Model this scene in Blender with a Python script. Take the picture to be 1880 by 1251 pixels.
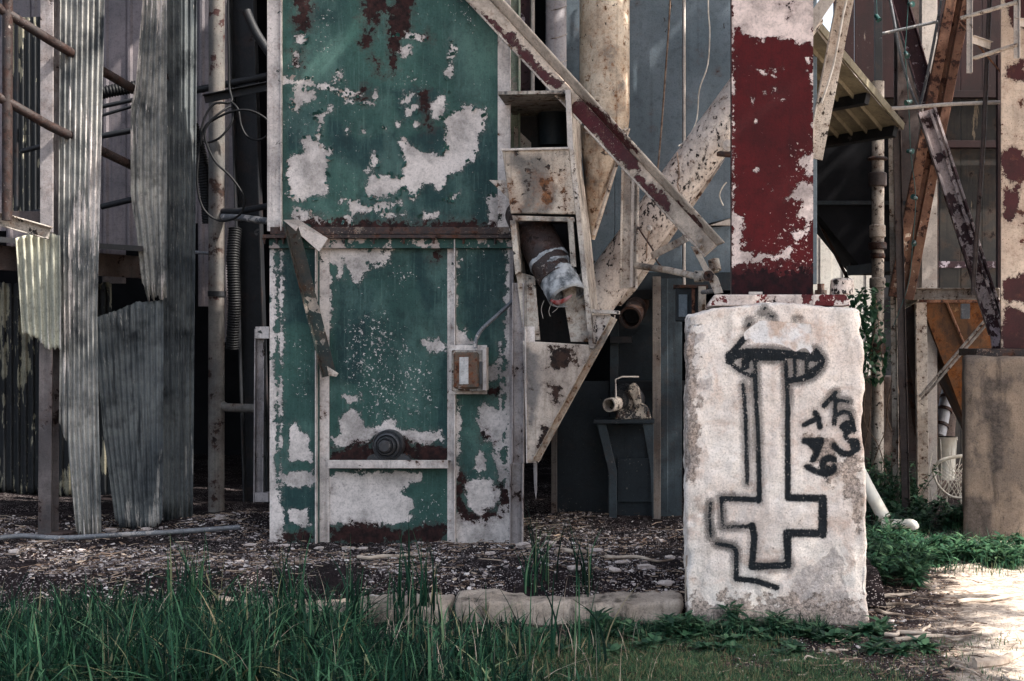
import bpy, bmesh, math, random
import numpy as np
from mathutils import Vector, Matrix
random.seed(7); RNG = np.random.default_rng(7)
SC = bpy.context.scene
for o in list(bpy.data.objects): bpy.data.objects.remove(o)
COL = SC.collection
# ------------------------------------------------------------------ camera
FPX = 2611.0; DC = 7.57; EYE = 1.49; VX, VY = 1240.0, 625.5     # focal length in photo pixels, distance, eye height, vanishing point
cam = bpy.data.cameras.new('camera'); camo = bpy.data.objects.new('camera', cam); COL.objects.link(camo)
camo.location = (0, -DC, EYE); camo.rotation_euler = (math.radians(90), 0, 0)
cam.sensor_width = 36; cam.lens = 36 * FPX / 1880; cam.shift_x = (940 - VX) / 1880; cam.clip_end = 2000
SC.camera = camo
# ------------------------------------------------------------------ light
SUN = Vector((0.85, -0.22, 0.95)).normalized()
w = bpy.data.worlds.new('World'); SC.world = w; w.use_nodes = True
nt = w.node_tree; bg = nt.nodes['Background']
sky = nt.nodes.new('ShaderNodeTexSky'); sky.sky_type = 'NISHITA'; sky.sun_disc = False
sky.sun_elevation = math.asin(SUN.z); sky.sun_rotation = math.atan2(SUN.x, SUN.y)
sky.air_density = 1.0; sky.dust_density = 3.0; sky.ozone_density = 1.0
hs = nt.nodes.new('ShaderNodeHueSaturation'); hs.inputs['Saturation'].default_value = 0.55
nt.links.new(sky.outputs[0], hs.inputs['Color']); nt.links.new(hs.outputs[0], bg.inputs[0])
bg.inputs[1].default_value = 0.15
sl = bpy.data.lights.new('sun', 'SUN'); sl.energy = 4.4; sl.angle = math.radians(0.53); sl.color = (1, 0.94, 0.86)
slo = bpy.data.objects.new('sun', sl); COL.objects.link(slo)
slo.rotation_euler = SUN.to_track_quat('Z', 'Y').to_euler(); slo.location = SUN * 30
SC.view_settings.view_transform = 'Standard'; SC.view_settings.look = 'None'
SC.view_settings.gamma = 1; SC.view_settings.exposure = 1.42
SC.cycles.use_denoising = True; SC.cycles.adaptive_threshold = 0.02
try: SC.cycles.denoiser = 'OPENIMAGEDENOISE'; SC.cycles.denoising_prefilter = 'ACCURATE'
except Exception: pass
SC.cycles.max_bounces = 6; SC.cycles.diffuse_bounces = 4; SC.cycles.glossy_bounces = 2; SC.cycles.caustics_reflective = False; SC.cycles.caustics_refractive = False
SC.cycles.sample_clamp_indirect = 4.0
# ------------------------------------------------------------------ helpers
def S(Y): return (DC + Y) / FPX
def P(px, py, Y): return Vector(((px - VX) * S(Y), Y, EYE - (py - VY) * S(Y)))
def lin(c):
    return tuple(((v / 255) / 12.92 if v / 255 <= 0.04045 else ((v / 255 + 0.055) / 1.055) ** 2.4) for v in c) + (1.0,)
def h3(ix, iy, iz):
    n = (ix.astype(np.int64) * 374761393 + iy.astype(np.int64) * 668265263 + iz.astype(np.int64) * 2147483647) & 0xffffffff
    n = ((n ^ (n >> 13)) * 1274126177) & 0xffffffff
    return ((n ^ (n >> 16)) & 0xffff) / 65535.0
def vnoise(p):
    i = np.floor(p).astype(np.int64); f = p - i; f = f * f * (3 - 2 * f)
    r = 0
    for a in (0, 1):
        for b in (0, 1):
            for c in (0, 1):
                wgt = (f[:, 0] if a else 1 - f[:, 0]) * (f[:, 1] if b else 1 - f[:, 1]) * (f[:, 2] if c else 1 - f[:, 2])
                r = r + wgt * h3(i[:, 0] + a, i[:, 1] + b, i[:, 2] + c)
    return r
def fbm(p, sc=1.0, octv=4, g=0.5):
    p = np.asarray(p, float) * sc; r = 0; a = 1; t = 0
    for k in range(octv):
        r = r + a * (vnoise(p + 17.3 * k) - 0.5); t += a; a *= g; p = p * 2.03
    return r / t * 2
WL = {}
def mk(name, verts, faces, mat, parent=None, smooth=False, bevel=0, label=None, cat=None, group=None, kind=None, attrs=None, recalc=True, solid=0, auto=None):
    v = np.asarray([tuple(q) for q in verts], float)
    org = np.zeros(3)
    if parent is None and kind != 'structure':
        org = np.array([(v[:, 0].min() + v[:, 0].max()) / 2, (v[:, 1].min() + v[:, 1].max()) / 2, v[:, 2].min()])
    me = bpy.data.meshes.new(name); me.from_pydata((v - org).tolist(), [], [list(map(int, f)) for f in faces])
    if recalc:
        bm = bmesh.new(); bm.from_mesh(me); bmesh.ops.recalc_face_normals(bm, faces=bm.faces); bm.to_mesh(me); bm.free()
    if attrs:
        for k, a in attrs.items():
            at = me.attributes.new(k, 'FLOAT', 'POINT'); at.data.foreach_set('value', np.asarray(a, np.float32))
    me.materials.append(mat)
    if smooth: me.polygons.foreach_set('use_smooth', [True] * len(me.polygons))
    me.update()
    o = bpy.data.objects.new(name, me); COL.objects.link(o)
    if auto is not None:
        try: me.shade_smooth(); me.set_sharp_from_angle(angle=math.radians(auto))
        except Exception:
            me.polygons.foreach_set('use_smooth', [True] * len(me.polygons))
    if parent is None: o.location = org; WL[o.name] = Vector(org)
    else:
        o.parent = parent; o.matrix_parent_inverse = Matrix.Translation(-WL[parent.name]); WL[o.name] = Vector((0, 0, 0))
    if solid:
        m = o.modifiers.new('s', 'SOLIDIFY'); m.thickness = solid; m.offset = 0
    if bevel:
        m = o.modifiers.new('b', 'BEVEL'); m.width = bevel; m.segments = 1; m.limit_method = 'ANGLE'; m.angle_limit = 0.6
    if label: o['label'] = label
    if cat: o['category'] = cat
    if group: o['group'] = group
    if kind: o['kind'] = kind
    return o
def thing(name, label, cat, base, group=None):
    o = bpy.data.objects.new(name, None); COL.objects.link(o); o.location = base; o.empty_display_size = 0.1
    o['label'] = label; o['category'] = cat
    if group: o['group'] = group
    WL[o.name] = Vector(base); return o
def prism(name, front, back, mat, parent=None, **k):
    n = len(front); v = list(front) + list(back)
    f = [list(range(n)), list(range(2 * n - 1, n - 1, -1))] + [[i, (i + 1) % n, n + (i + 1) % n, n + i] for i in range(n)]
    return mk(name, v, f, mat, parent, **k)
def plate(name, poly, Y, t, mat, parent=None, **k):
    fr = [P(x, y, Y) for x, y in poly]; bk = [p + Vector((0, t, 0)) for p in fr]
    k.setdefault('bevel', 0.0015)
    return prism(name, fr, bk, mat, parent, **k)
def boxpx(name, x0, y0, x1, y1, Y0, Y1, mat, parent=None, **k):
    return plate(name, [(x0, y0), (x1, y0), (x1, y1), (x0, y1)], Y0, Y1 - Y0, mat, parent, **k)
def Lp(w, h, t, side=1): return [(-w/2*side, 0), (w/2*side, 0), (w/2*side, h), ((w/2 - t)*side, h), ((w/2 - t)*side, t), (-w/2*side, t)]
def Up(w, h, t): return [(-w/2, 0), (w/2, 0), (w/2, h), (w/2 - t, h), (w/2 - t, t), (-w/2 + t, t), (-w/2 + t, h), (-w/2, h)]
def Ip(w, h, t): return [(-w/2, 0), (w/2, 0), (w/2, t), (t/2, t), (t/2, h - t), (w/2, h - t), (w/2, h), (-w/2, h), (-w/2, h - t), (-t/2, h - t), (-t/2, t), (-w/2, t)]
def Rp(w, h): return [(-w/2, 0), (w/2, 0), (w/2, h), (-w/2, h)]
def beam(name, A, B, prof, mat, parent=None, up=None, roll=0, segs=1, bow=0, **k):
    """profile u runs across the beam in the picture plane, v towards the viewer"""
    A = Vector(A); B = Vector(B); d = (B - A).normalized()
    u = Vector(up) if up else Vector((-d.z, 0, d.x))
    u = (u - d * u.dot(d)).normalized(); v = d.cross(u)
    if v.y > 0: v = -v
    if roll:
        q = Matrix.Rotation(math.radians(roll), 3, d); u = q @ u; v = q @ v
    n = len(prof); vs = []; L = (B - A).length
    for s in range(segs + 1):
        t = s / segs; c = A.lerp(B, t) + u * (bow * math.sin(math.pi * t) * L)
        vs += [c + u * a + v * b for a, b in prof]
    fs = [list(range(n)), list(range(segs * n + n - 1, segs * n - 1, -1))]
    for s in range(segs):
        fs += [[s*n + i, s*n + (i + 1) % n, (s+1)*n + (i + 1) % n, (s+1)*n + i] for i in range(n)]
    k.setdefault('bevel', 0.002)
    return mk(name, vs, fs, mat, parent, **k)
def smoothpts(pts, n):
    pts = [Vector(p) for p in pts]; out = []
    for i in range(len(pts) - 1):
        p0 = pts[max(i-1, 0)]; p1 = pts[i]; p2 = pts[i+1]; p3 = pts[min(i+2, len(pts)-1)]
        for j in range(n):
            t = j / n
            out.append(0.5 * ((2*p1) + (p2-p0)*t + (2*p0-5*p1+4*p2-p3)*t*t + (-p0+3*p1-3*p2+p3)*t**3))
    out.append(pts[-1]); return out
def tubegeo(pts, r, seg=10, cap=True):
    pts = [Vector(p) for p in pts]; n = len(pts)
    rr = r if isinstance(r, (list, tuple)) else [r] * n
    vs = []; fs = []; x = None
    for i, p in enumerate(pts):
        d = (pts[min(i+1, n-1)] - pts[max(i-1, 0)]).normalized()
        if x is None:
            x = d.orthogonal().normalized()
        x = (x - d * x.dot(d)).normalized(); y = d.cross(x)
        for j in range(seg):
            a = 2 * math.pi * j / seg
            vs.append(p + (x * math.cos(a) + y * math.sin(a)) * rr[i])
    for i in range(n - 1):
        for j in range(seg):
            fs.append([i*seg + j, i*seg + (j+1) % seg, (i+1)*seg + (j+1) % seg, (i+1)*seg + j])
    if cap: fs += [list(range(seg))[::-1], list(range((n-1)*seg, n*seg))]
    return vs, fs
def tube(name, pts, r, mat, parent=None, seg=12, sm=0, **k):
    if sm:
        if isinstance(r, (list, tuple)): r = list(np.interp(np.linspace(0, 1, (len(pts)-1)*sm+1), np.linspace(0, 1, len(r)), r))
        pts = smoothpts(pts, sm)
    v, f = tubegeo(pts, r, seg); k.setdefault('auto', 50)
    return mk(name, v, f, mat, parent, **k)
def hollow(name, A, B, ro, ri, mat, parent=None, seg=20, **k):
    """open pipe stub: outer and inner skin"""
    A = Vector(A); B = Vector(B); d = (B - A).normalized(); x = d.orthogonal().normalized(); y = d.cross(x); v = []; f = []
    for c, r in ((A, ro), (B, ro), (B, ri), (A, ri)):
        for j in range(seg):
            a = 2*math.pi*j/seg; v.append(c + (x*math.cos(a) + y*math.sin(a))*r)
    for q in range(4):
        for j in range(seg): f.append([q*seg + j, q*seg + (j+1) % seg, ((q+1) % 4)*seg + (j+1) % seg, ((q+1) % 4)*seg + j])
    k.setdefault('auto', 40)
    return mk(name, v, f, mat, parent, **k)
def lathe(name, c, axis, prof, mat, parent=None, seg=24, **k):
    """prof: list of (distance along axis, radius)"""
    c = Vector(c); d = Vector(axis).normalized()
    x = d.orthogonal().normalized(); y = d.cross(x); vs = []; fs = []
    for s, r in prof:
        for j in range(seg):
            a = 2*math.pi*j/seg; vs.append(c + d*s + (x*math.cos(a) + y*math.sin(a))*max(r, 1e-4))
    for i in range(len(prof)-1):
        for j in range(seg): fs.append([i*seg + j, i*seg + (j+1) % seg, (i+1)*seg + (j+1) % seg, (i+1)*seg + j])
    fs += [list(range(seg))[::-1], list(range((len(prof)-1)*seg, len(prof)*seg))]
    k.setdefault('auto', 35)
    return mk(name, vs, fs, mat, parent, **k)
def rbox(lo, hi, r, step):
    """rounded box as a fine lattice of its surface"""
    lo = np.array(lo, float); hi = np.array(hi, float); n = np.maximum(2, np.round((hi - lo) / step).astype(int))
    idx = {}; V = []; F = []
    def vid(i, j, k):
        q = (i, j, k)
        if q not in idx: idx[q] = len(V); V.append([lo[0] + (hi[0]-lo[0])*i/n[0], lo[1] + (hi[1]-lo[1])*j/n[1], lo[2] + (hi[2]-lo[2])*k/n[2]])
        return idx[q]
    for i in range(n[0]):
        for k in range(n[2]):
            for j in (0, n[1]): F.append([vid(i, j, k), vid(i+1, j, k), vid(i+1, j, k+1), vid(i, j, k+1)])
    for j in range(n[1]):
        for k in range(n[2]):
            for i in (0, n[0]): F.append([vid(i, j, k), vid(i, j+1, k), vid(i, j+1, k+1), vid(i, j, k+1)])
    for i in range(n[0]):
        for j in range(n[1]):
            k = n[2]; F.append([vid(i, j, k), vid(i+1, j, k), vid(i+1, j+1, k), vid(i, j+1, k)])
    V = np.array(V); inner = np.clip(V, lo + r, hi - r); d = V - inner; L = np.linalg.norm(d, axis=1, keepdims=True)
    nrm = d / np.maximum(L, 1e-6); V = inner + nrm * np.minimum(L, r)
    return V, F, nrm
# signed distance (in photo pixels, positive inside) of traced shapes
def sd_poly(pts, poly):
    a = np.array(poly, float); b = np.roll(a, -1, 0); d = np.full(len(pts), 1e9); ins = np.zeros(len(pts), bool)
    for p, q in zip(a, b):
        e = q - p; wv = pts - p; t = np.clip((wv @ e) / max(e @ e, 1e-9), 0, 1)
        d = np.minimum(d, np.hypot(*(wv - t[:, None] * e).T))
        c = ((p[1] <= pts[:, 1]) != (q[1] <= pts[:, 1]))
        xx = p[0] + (pts[:, 1] - p[1]) / (e[1] if abs(e[1]) > 1e-9 else 1e-9) * e[0]
        ins ^= c & (pts[:, 0] < xx)
    return np.where(ins, d, -d)
def sd_line(pts, line, r):
    d = np.full(len(pts), 1e9); line = np.array(line, float)
    if len(line) == 1: return r - np.hypot(*(pts - line[0]).T)
    for p, q in zip(line[:-1], line[1:]):
        e = q - p; wv = pts - p; t = np.clip((wv @ e) / max(e @ e, 1e-9), 0, 1)
        d = np.minimum(d, np.hypot(*(wv - t[:, None] * e).T))
    return r - d
def field(pts, polys=(), lines=(), tr=None, sc=1.0):
    m = np.full(len(pts), -40.0); tr = tr or (lambda u, v: (u, v))
    for po in polys: m = np.maximum(m, sd_poly(pts, [tr(*q) for q in po]))
    for ln, r in lines: m = np.maximum(m, sd_line(pts, [tr(*q) for q in ln], r / sc))
    return np.clip(m, -40, 40)
def panel(name, x0, y0, x1, y1, Y, t, mat, parent, fields, step=4, dent=0.004, **k):
    """steel panel: fine front grid that carries the traced wear fields, a back and edges"""
    nx = max(2, int((x1 - x0) / step)); ny = max(2, int((y1 - y0) / step))
    gx, gy = np.meshgrid(np.linspace(x0, x1, nx + 1), np.linspace(y0, y1, ny + 1)); pts = np.stack([gx.ravel(), gy.ravel()], 1)
    v = np.stack([(pts[:, 0] - VX) * S(Y), np.full(len(pts), Y), EYE - (pts[:, 1] - VY) * S(Y)], 1)
    edge = np.minimum.reduce([pts[:, 0] - x0, x1 - pts[:, 0], pts[:, 1] - y0, y1 - pts[:, 1]])
    v[:, 1] += dent * fbm(v, 2.2, 2) * np.clip(edge / 20, 0, 1)
    vs = [tuple(q) for q in v]; W = nx + 1
    f = [[j*W + i, j*W + i + 1, (j+1)*W + i + 1, (j+1)*W + i] for j in range(ny) for i in range(nx)]
    n0 = len(vs); ring = [i for i in range(W)] + [j*W + nx for j in range(1, ny+1)] + [ny*W + i for i in range(nx-1, -1, -1)] + [j*W for j in range(ny-1, 0, -1)]
    vs += [(vs[i][0], Y + t, vs[i][2]) for i in ring]
    R = len(ring); f += [[ring[i], ring[(i+1) % R], n0 + (i+1) % R, n0 + i] for i in range(R)] + [[n0 + i for i in range(R)]]
    at = {}
    for key, fn in fields.items():
        a = fn(pts); at[key] = np.concatenate([a, a[ring]])
    return mk(name, vs, f, mat, parent, attrs=at, auto=40, **k)
def quadpanel(name, c4, t, mat, parent, fields, nu=90, nv=14, **k):
    """four (px, py, Y) corners (near edge start/end, far edge end/start) as a fine grid with thickness"""
    a, b, c, d = [np.array(q, float) for q in c4]; vs = []; pp = []
    for j in range(nv + 1):
        for i in range(nu + 1):
            u, v = i / nu, j / nv; q = (a*(1-u) + b*u)*(1-v) + (d*(1-u) + c*u)*v; vs.append(P(*q)); pp.append(q[:2])
    W = nu + 1; f = [[j*W + i, j*W + i + 1, (j+1)*W + i + 1, (j+1)*W + i] for j in range(nv) for i in range(nu)]; pp = np.array(pp)
    return mk(name, vs, f, mat, parent, attrs={kk: fn(pp) for kk, fn in fields.items()}, smooth=True, solid=t, recalc=False, **k)
def corr(name, left, right, top, bot, Y, mat, n, amp, parent=None, tilt=(0, 0), rag=0.0, seed=0, vtop=None, **k):
    """corrugated sheet: left/right edges and top/bottom edges as pixel polylines, n ridges, amp in metres"""
    rs = np.random.default_rng(seed); nu = n * 8; nv = 28; vs = []; fs = []
    L = np.array(left, float); R = np.array(right, float); T = np.array(top, float); B = np.array(bot, float)
    jag = rs.normal(0, 1, nu + 1); jag = np.convolve(jag, np.ones(3) / 3, 'same') * rag
    jag2 = np.convolve(rs.normal(0, 1, nu + 1), np.ones(3) / 3, 'same') * rag * 0.35
    dent = rs.normal(0, 1, (4, 3))
    for j in range(nv + 1):
        for i in range(nu + 1):
            u = i / nu; v = j / nv
            yt = np.interp(u, T[:, 0], T[:, 1]) + jag2[i]; yb = np.interp(u, B[:, 0], B[:, 1]) + jag[i]
            y = yt + (yb - yt) * v
            xl = np.interp(y, L[:, 1], L[:, 0]); xr = np.interp(y, R[:, 1], R[:, 0]); x = xl + (xr - xl) * u
            yy = Y + tilt[0] * u + tilt[1] * v - amp * math.cos(2 * math.pi * n * u)
            for c in dent: yy += 0.012 * c[2] * math.exp(-(((u - 0.5 - c[0]*0.3) / 0.35)**2 + ((v - 0.5 - c[1]*0.3) / 0.12)**2))
            vs.append(P(x, y, yy))
    W = nu + 1
    fs = [[j*W + i, j*W + i + 1, (j+1)*W + i + 1, (j+1)*W + i] for j in range(nv) for i in range(nu)]
    return mk(name, vs, fs, mat, parent, smooth=True, solid=0.0015, recalc=False, **k)
# ------------------------------------------------------------------ materials
class NB:
    def __init__(s, name):
        s.m = bpy.data.materials.new(name); s.m.use_nodes = True; s.t = s.m.node_tree; s.b = s.t.nodes['Principled BSDF']
        tc = s.t.nodes.new('ShaderNodeTexCoord'); s.co = tc.outputs['Object']
    def put(s, sock, v):
        if hasattr(v, 'is_linked') or isinstance(v, bpy.types.NodeSocket): s.t.links.new(v, sock)
        else:
            if isinstance(v, tuple) and len(v) == 3 and len(sock.default_value) == 4: v = v + (1,)
            sock.default_value = v
    def noise(s, sc, det=5, ro=0.6, vec=None, dist=0.0):
        n = s.t.nodes.new('ShaderNodeTexNoise'); s.put(n.inputs['Vector'], vec or s.co)
        n.inputs['Scale'].default_value = sc; n.inputs['Detail'].default_value = det; n.inputs['Roughness'].default_value = ro; n.inputs['Distortion'].default_value = dist
        return n.outputs[0]
    def voro(s, sc, vec=None, feat='F1', out=0, rnd=1.0):
        n = s.t.nodes.new('ShaderNodeTexVoronoi'); n.feature = feat; s.put(n.inputs['Vector'], vec or s.co); n.inputs['Scale'].default_value = sc; n.inputs['Randomness'].default_value = rnd
        return n.outputs[out]
    def map(s, sc, rot=(0, 0, 0), loc=(0, 0, 0), vec=None):
        n = s.t.nodes.new('ShaderNodeMapping'); s.put(n.inputs[0], vec or s.co); n.inputs['Scale'].default_value = sc; n.inputs['Rotation'].default_value = rot; n.inputs['Location'].default_value = loc
        return n.outputs[0]
    def mixv(s, vec, amt):
        nz = s.t.nodes.new('ShaderNodeTexNoise'); s.put(nz.inputs['Vector'], vec); nz.inputs['Scale'].default_value = 5; nz.inputs['Detail'].default_value = 4
        m = s.t.nodes.new('ShaderNodeMix'); m.data_type = 'RGBA'; m.blend_type = 'ADD'; m.inputs[0].default_value = amt; s.put(m.inputs[6], vec); s.put(m.inputs[7], nz.outputs['Color']); return m.outputs[2]
    def ramp(s, v, a, b, lo=0.0, hi=1.0):
        n = s.t.nodes.new('ShaderNodeMapRange'); n.interpolation_type = 'SMOOTHSTEP'; s.put(n.inputs[0], v)
        n.inputs[1].default_value = a; n.inputs[2].default_value = b; n.inputs[3].default_value = lo; n.inputs[4].default_value = hi
        return n.outputs[0]
    def op(s, o, a, b=0.0, clamp=False):
        n = s.t.nodes.new('ShaderNodeMath'); n.operation = o; n.use_clamp = clamp; s.put(n.inputs[0], a); s.put(n.inputs[1], b); return n.outputs[0]
    def mix(s, f, a, b, mode='MIX'):
        n = s.t.nodes.new('ShaderNodeMix'); n.data_type = 'RGBA'; n.blend_type = mode; s.put(n.inputs[0], f); s.put(n.inputs[6], a); s.put(n.inputs[7], b); return n.outputs[2]
    def attr(s, name):
        n = s.t.nodes.new('ShaderNodeAttribute'); n.attribute_name = name; return n.outputs['Fac']
    def sep(s, vec=None):
        n = s.t.nodes.new('ShaderNodeSeparateXYZ'); s.put(n.inputs[0], vec or s.co); return n.outputs
    def island(s):
        return s.t.nodes.new('ShaderNodeNewGeometry').outputs['Random Per Island']
    def rnd(s):
        return s.t.nodes.new('ShaderNodeObjectInfo').outputs['Random']
    def bump(s, h, strength=0.5, dist=0.004):
        n = s.t.nodes.new('ShaderNodeBump'); n.inputs['Strength'].default_value = strength; n.inputs['Distance'].default_value = dist; s.put(n.inputs['Height'], h); s.t.links.new(n.outputs[0], s.b.inputs['Normal'])
    def done(s, col, rough=0.7, metal=0.0, spec=0.3):
        s.put(s.b.inputs['Base Color'], col); s.put(s.b.inputs['Roughness'], rough); s.put(s.b.inputs['Metallic'], metal); s.b.inputs['Specular IOR Level'].default_value = spec
        return s.m
def paint(name, col, col2=None, chip=(188, 176, 172), chip_t=0.66, chip_s=7, chip_st=(1, 1, 1), rust=(58, 34, 28), rust2=(26, 17, 17), rust_t=0.68, rust_s=5, halo=0.35,
          streak=0.3, streakc=(48, 46, 50), grime=0.35, grimec=(44, 46, 52), fine=0.68, rough=0.6, bump=0.45, attrs=(), spec=0.3, scuff=None, chip_amp=52, tone=None, clus=0.35, grit_a=0.4, chalk=None, halo_p=0.25, pale_s=12):
    n = NB(name); L = lin
    col2 = col2 or tuple(max(0, c * 0.82) for c in col)
    c = n.mix(n.ramp(n.noise(1.9, 5, 0.6), 0.36, 0.64), L(col), L(col2))
    if 'tone' in attrs: c = n.mix(n.op('MULTIPLY', n.ramp(n.op('ADD', n.attr('tone'), n.op('MULTIPLY', n.op('SUBTRACT', n.noise(4, 6, 0.6), 0.5), 70)), -9, 9), 0.72), c, L(tone))
    if chalk:
        c = n.mix(n.op('MULTIPLY', n.ramp(n.noise(3.4, 6, 0.7, n.map((1, 1, 0.55), loc=(7, 3, 1))), 0.44, 0.66), 0.5), c, L(chalk))
        c = n.mix(n.op('MULTIPLY', n.ramp(n.noise(1, 6, 0.7, n.map((60, 60, 3.0))), 0.53, 0.70), 0.45), c, L(chalk))
    grit = n.noise(85, 4, 0.75); mott = n.noise(21, 5, 0.7); low = n.noise(1.6, 3, 0.6, n.map((1, 1, 0.7), loc=(3.1, 1.7, 5.3)))
    st = n.noise(1.0, 5, 0.62, n.map((26, 26, 0.8)))
    c = n.mix(n.op('MULTIPLY', n.ramp(st, 0.5, 0.74), streak), c, L(streakc))
    c = n.mix(n.op('MULTIPLY', n.ramp(n.noise(2.6, 5, 0.66), 0.44, 0.7), grime), c, L(grimec))
    vec = n.map(chip_st)
    nA = n.op('ADD', n.noise(chip_s, 6, 0.66, vec), n.op('MULTIPLY', n.op('SUBTRACT', low, 0.5), clus))
    cm = n.ramp(nA, chip_t - 0.008, chip_t + 0.008)
    nF = n.op('ADD', n.noise(chip_s * 8, 4, 0.7, vec), n.op('MULTIPLY', n.op('SUBTRACT', low, 0.5), clus))
    if scuff or 'scuff' in attrs:
        th = n.op('MULTIPLY', n.ramp(n.attr('scuff'), -16, 18), 0.095) if 'scuff' in attrs else 0.0
        fm = n.ramp(n.op('ADD', nF, th), fine, fine + 0.02)
    else: fm = n.ramp(nF, fine, fine + 0.02)
    cm = n.op('MAXIMUM', cm, fm)
    if 'pale' in attrs:
        dn = n.op('ADD', n.op('MULTIPLY', n.op('SUBTRACT', n.noise(pale_s, 8, 0.74), 0.5), chip_amp), n.attr('pale'))
        dn = n.op('ADD', dn, n.op('MULTIPLY', n.op('SUBTRACT', n.noise(52, 5, 0.75), 0.5), chip_amp * 0.3))
        c = n.mix(n.op('MULTIPLY', n.ramp(dn, -8.0, -1.0), n.ramp(grit, 0.46, 0.62, 0.0, halo_p)), c, L(tuple(x * 0.86 for x in chip)))
        c = n.mix(n.op('MULTIPLY', n.ramp(dn, -5.0, -0.5), 0.45), c, L(tuple(x * 0.5 for x in col)))  # dark rim at peel edges: dirt plus a painted edge shadow
        cm = n.op('MAXIMUM', cm, n.ramp(dn, -0.5, 0.5))
    chipc = n.mix(n.ramp(n.noise(3.6, 7, 0.7), 0.4, 0.68), L(chip), L(tuple(x * 0.72 for x in chip)))
    chipc = n.mix(n.op('MULTIPLY', n.ramp(n.noise(48, 5, 0.7), 0.52, 0.7), 0.45), chipc, L(tuple(x * 0.6 for x in chip)))
    c = n.mix(cm, c, chipc)
    nR = n.op('ADD', n.noise(rust_s, 7, 0.72), n.op('MULTIPLY', n.op('SUBTRACT', low, 0.5), -0.2))
    rm = n.ramp(nR, rust_t - 0.012, rust_t + 0.02); hal = n.ramp(nR, rust_t - 0.13, rust_t)
    if 'rust' in attrs:
        ra = n.op('ADD', n.op('MULTIPLY', n.op('SUBTRACT', n.noise(16, 8, 0.75), 0.5), 90), n.attr('rust'))
        rm = n.op('MAXIMUM', rm, n.ramp(ra, -0.8, 0.8)); hal = n.op('MAXIMUM', hal, n.ramp(ra, -16, 0))
    rc = n.mix(n.ramp(n.noise(20, 5, 0.7), 0.38, 0.64), L(rust), L(rust2))
    c = n.mix(n.op('MULTIPLY', hal, halo), c, L(tuple(min(255, x * 1.18) for x in rust)))
    c = n.mix(rm, c, rc)
    c = n.mix(n.op('MULTIPLY', n.ramp(mott, 0.47, 0.72), 0.32), c, n.mix(1.0, c, L((92, 90, 92)), 'MULTIPLY'))
    c = n.mix(n.op('MULTIPLY', n.ramp(grit, 0.5, 0.68), grit_a), c, n.mix(1.0, c, L((120, 116, 116)), 'MULTIPLY'))
    c = n.mix(n.op('MULTIPLY', n.ramp(grit, 0.5, 0.32), grit_a * 0.5), c, n.mix(1.0, c, (1.35, 1.33, 1.32, 1), 'MULTIPLY'))
    hgt = n.op('MULTIPLY', n.ramp(n.noise(chip_s, 5, 0.64, vec), chip_t - 0.03, chip_t + 0.02), -0.7)
    if 'pale' in attrs: hgt = n.op('ADD', hgt, n.op('MULTIPLY', n.ramp(dn, -0.8, 0.8), -0.7))
    n.bump(n.op('ADD', hgt, n.op('MULTIPLY', n.noise(70, 4, 0.7), 0.5)), bump, 0.007)
    return n.done(c, n.ramp(rm, 0, 1, rough, 0.9), 0, spec)
M = {}
CREAM = (204, 186, 170)
M['green'] = paint('green_paint', (54, 88, 80), (41, 71, 67), chip=(216, 207, 202), chip_t=0.73, fine=0.70, rust=(54, 32, 30), rust2=(24, 17, 18), rust_t=0.76, grime=0.4, grimec=(20, 40, 44), streak=0.25, streakc=(22, 44, 46), attrs=('pale', 'rust', 'tone', 'scuff'), tone=(21, 50, 54), rough=0.62, spec=0.25, clus=0.25, chalk=(92, 122, 114))
M['green_plain'] = paint('green_paint_worn', (46, 84, 76), (36, 70, 66), chip=(190, 176, 170), chip_t=0.6, fine=0.66, rust_t=0.66, streak=0.3)
M['pale_frame'] = paint('pale_frame_paint', (226, 217, 211), (200, 189, 183), chip=(50, 60, 57), chip_t=0.68, chip_s=12, fine=0.68, rust=(92, 62, 48), rust2=(38, 28, 26), rust_t=0.645, rust_s=13, halo=0.35, grime=0.55, grimec=(92, 87, 87), streak=0.45, streakc=(92, 83, 79), bump=0.8)
M['pale_post'] = paint('pale_post_paint', (176, 168, 166), (140, 134, 134), chip=(66, 56, 54), chip_t=0.66, chip_s=9, fine=0.68, rust=(78, 56, 46), rust_t=0.63, grime=0.7, grimec=(70, 68, 72), streak=0.6, bump=0.6)
M['dark_green_steel'] = paint('dark_green_steel', (36, 52, 50), (44, 46, 42), chip=(150, 140, 130), chip_t=0.64, fine=0.66, rust=(70, 52, 40), rust_t=0.57, rust_s=8)
M['cream_rust'] = paint('cream_rusty_paint', (218, 208, 197), (188, 174, 161), chip=(66, 58, 54), chip_t=0.63, chip_s=17, fine=0.645, rust=(104, 72, 52), rust2=(42, 33, 30), rust_t=0.605, rust_s=21, halo=0.3, streak=0.35, streakc=(104, 86, 74), grime=0.8, grimec=(78, 76, 76), bump=0.9)
M['cream_orange'] = paint('cream_orange_rust', (214, 200, 182), (180, 158, 136), chip=(80, 70, 64), chip_t=0.66, chip_s=15, fine=0.67, rust=(128, 90, 60), rust2=(84, 62, 48), rust_t=0.60, rust_s=24, halo=0.4, streak=0.85, streakc=(114, 84, 60), grime=0.95, grimec=(68, 69, 72), bump=0.7)
M['cream_dirty'] = paint('cream_dirty_plate', (196, 186, 174), (142, 136, 130), chip=(38, 37, 38), chip_t=0.61, chip_s=15, fine=0.63, rust=(96, 68, 48), rust2=(30, 26, 25), rust_t=0.61, rust_s=12, halo=0.5, streak=0.9, streakc=(38, 43, 48), grime=1.0, grimec=(36, 40, 45), bump=0.9)
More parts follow.
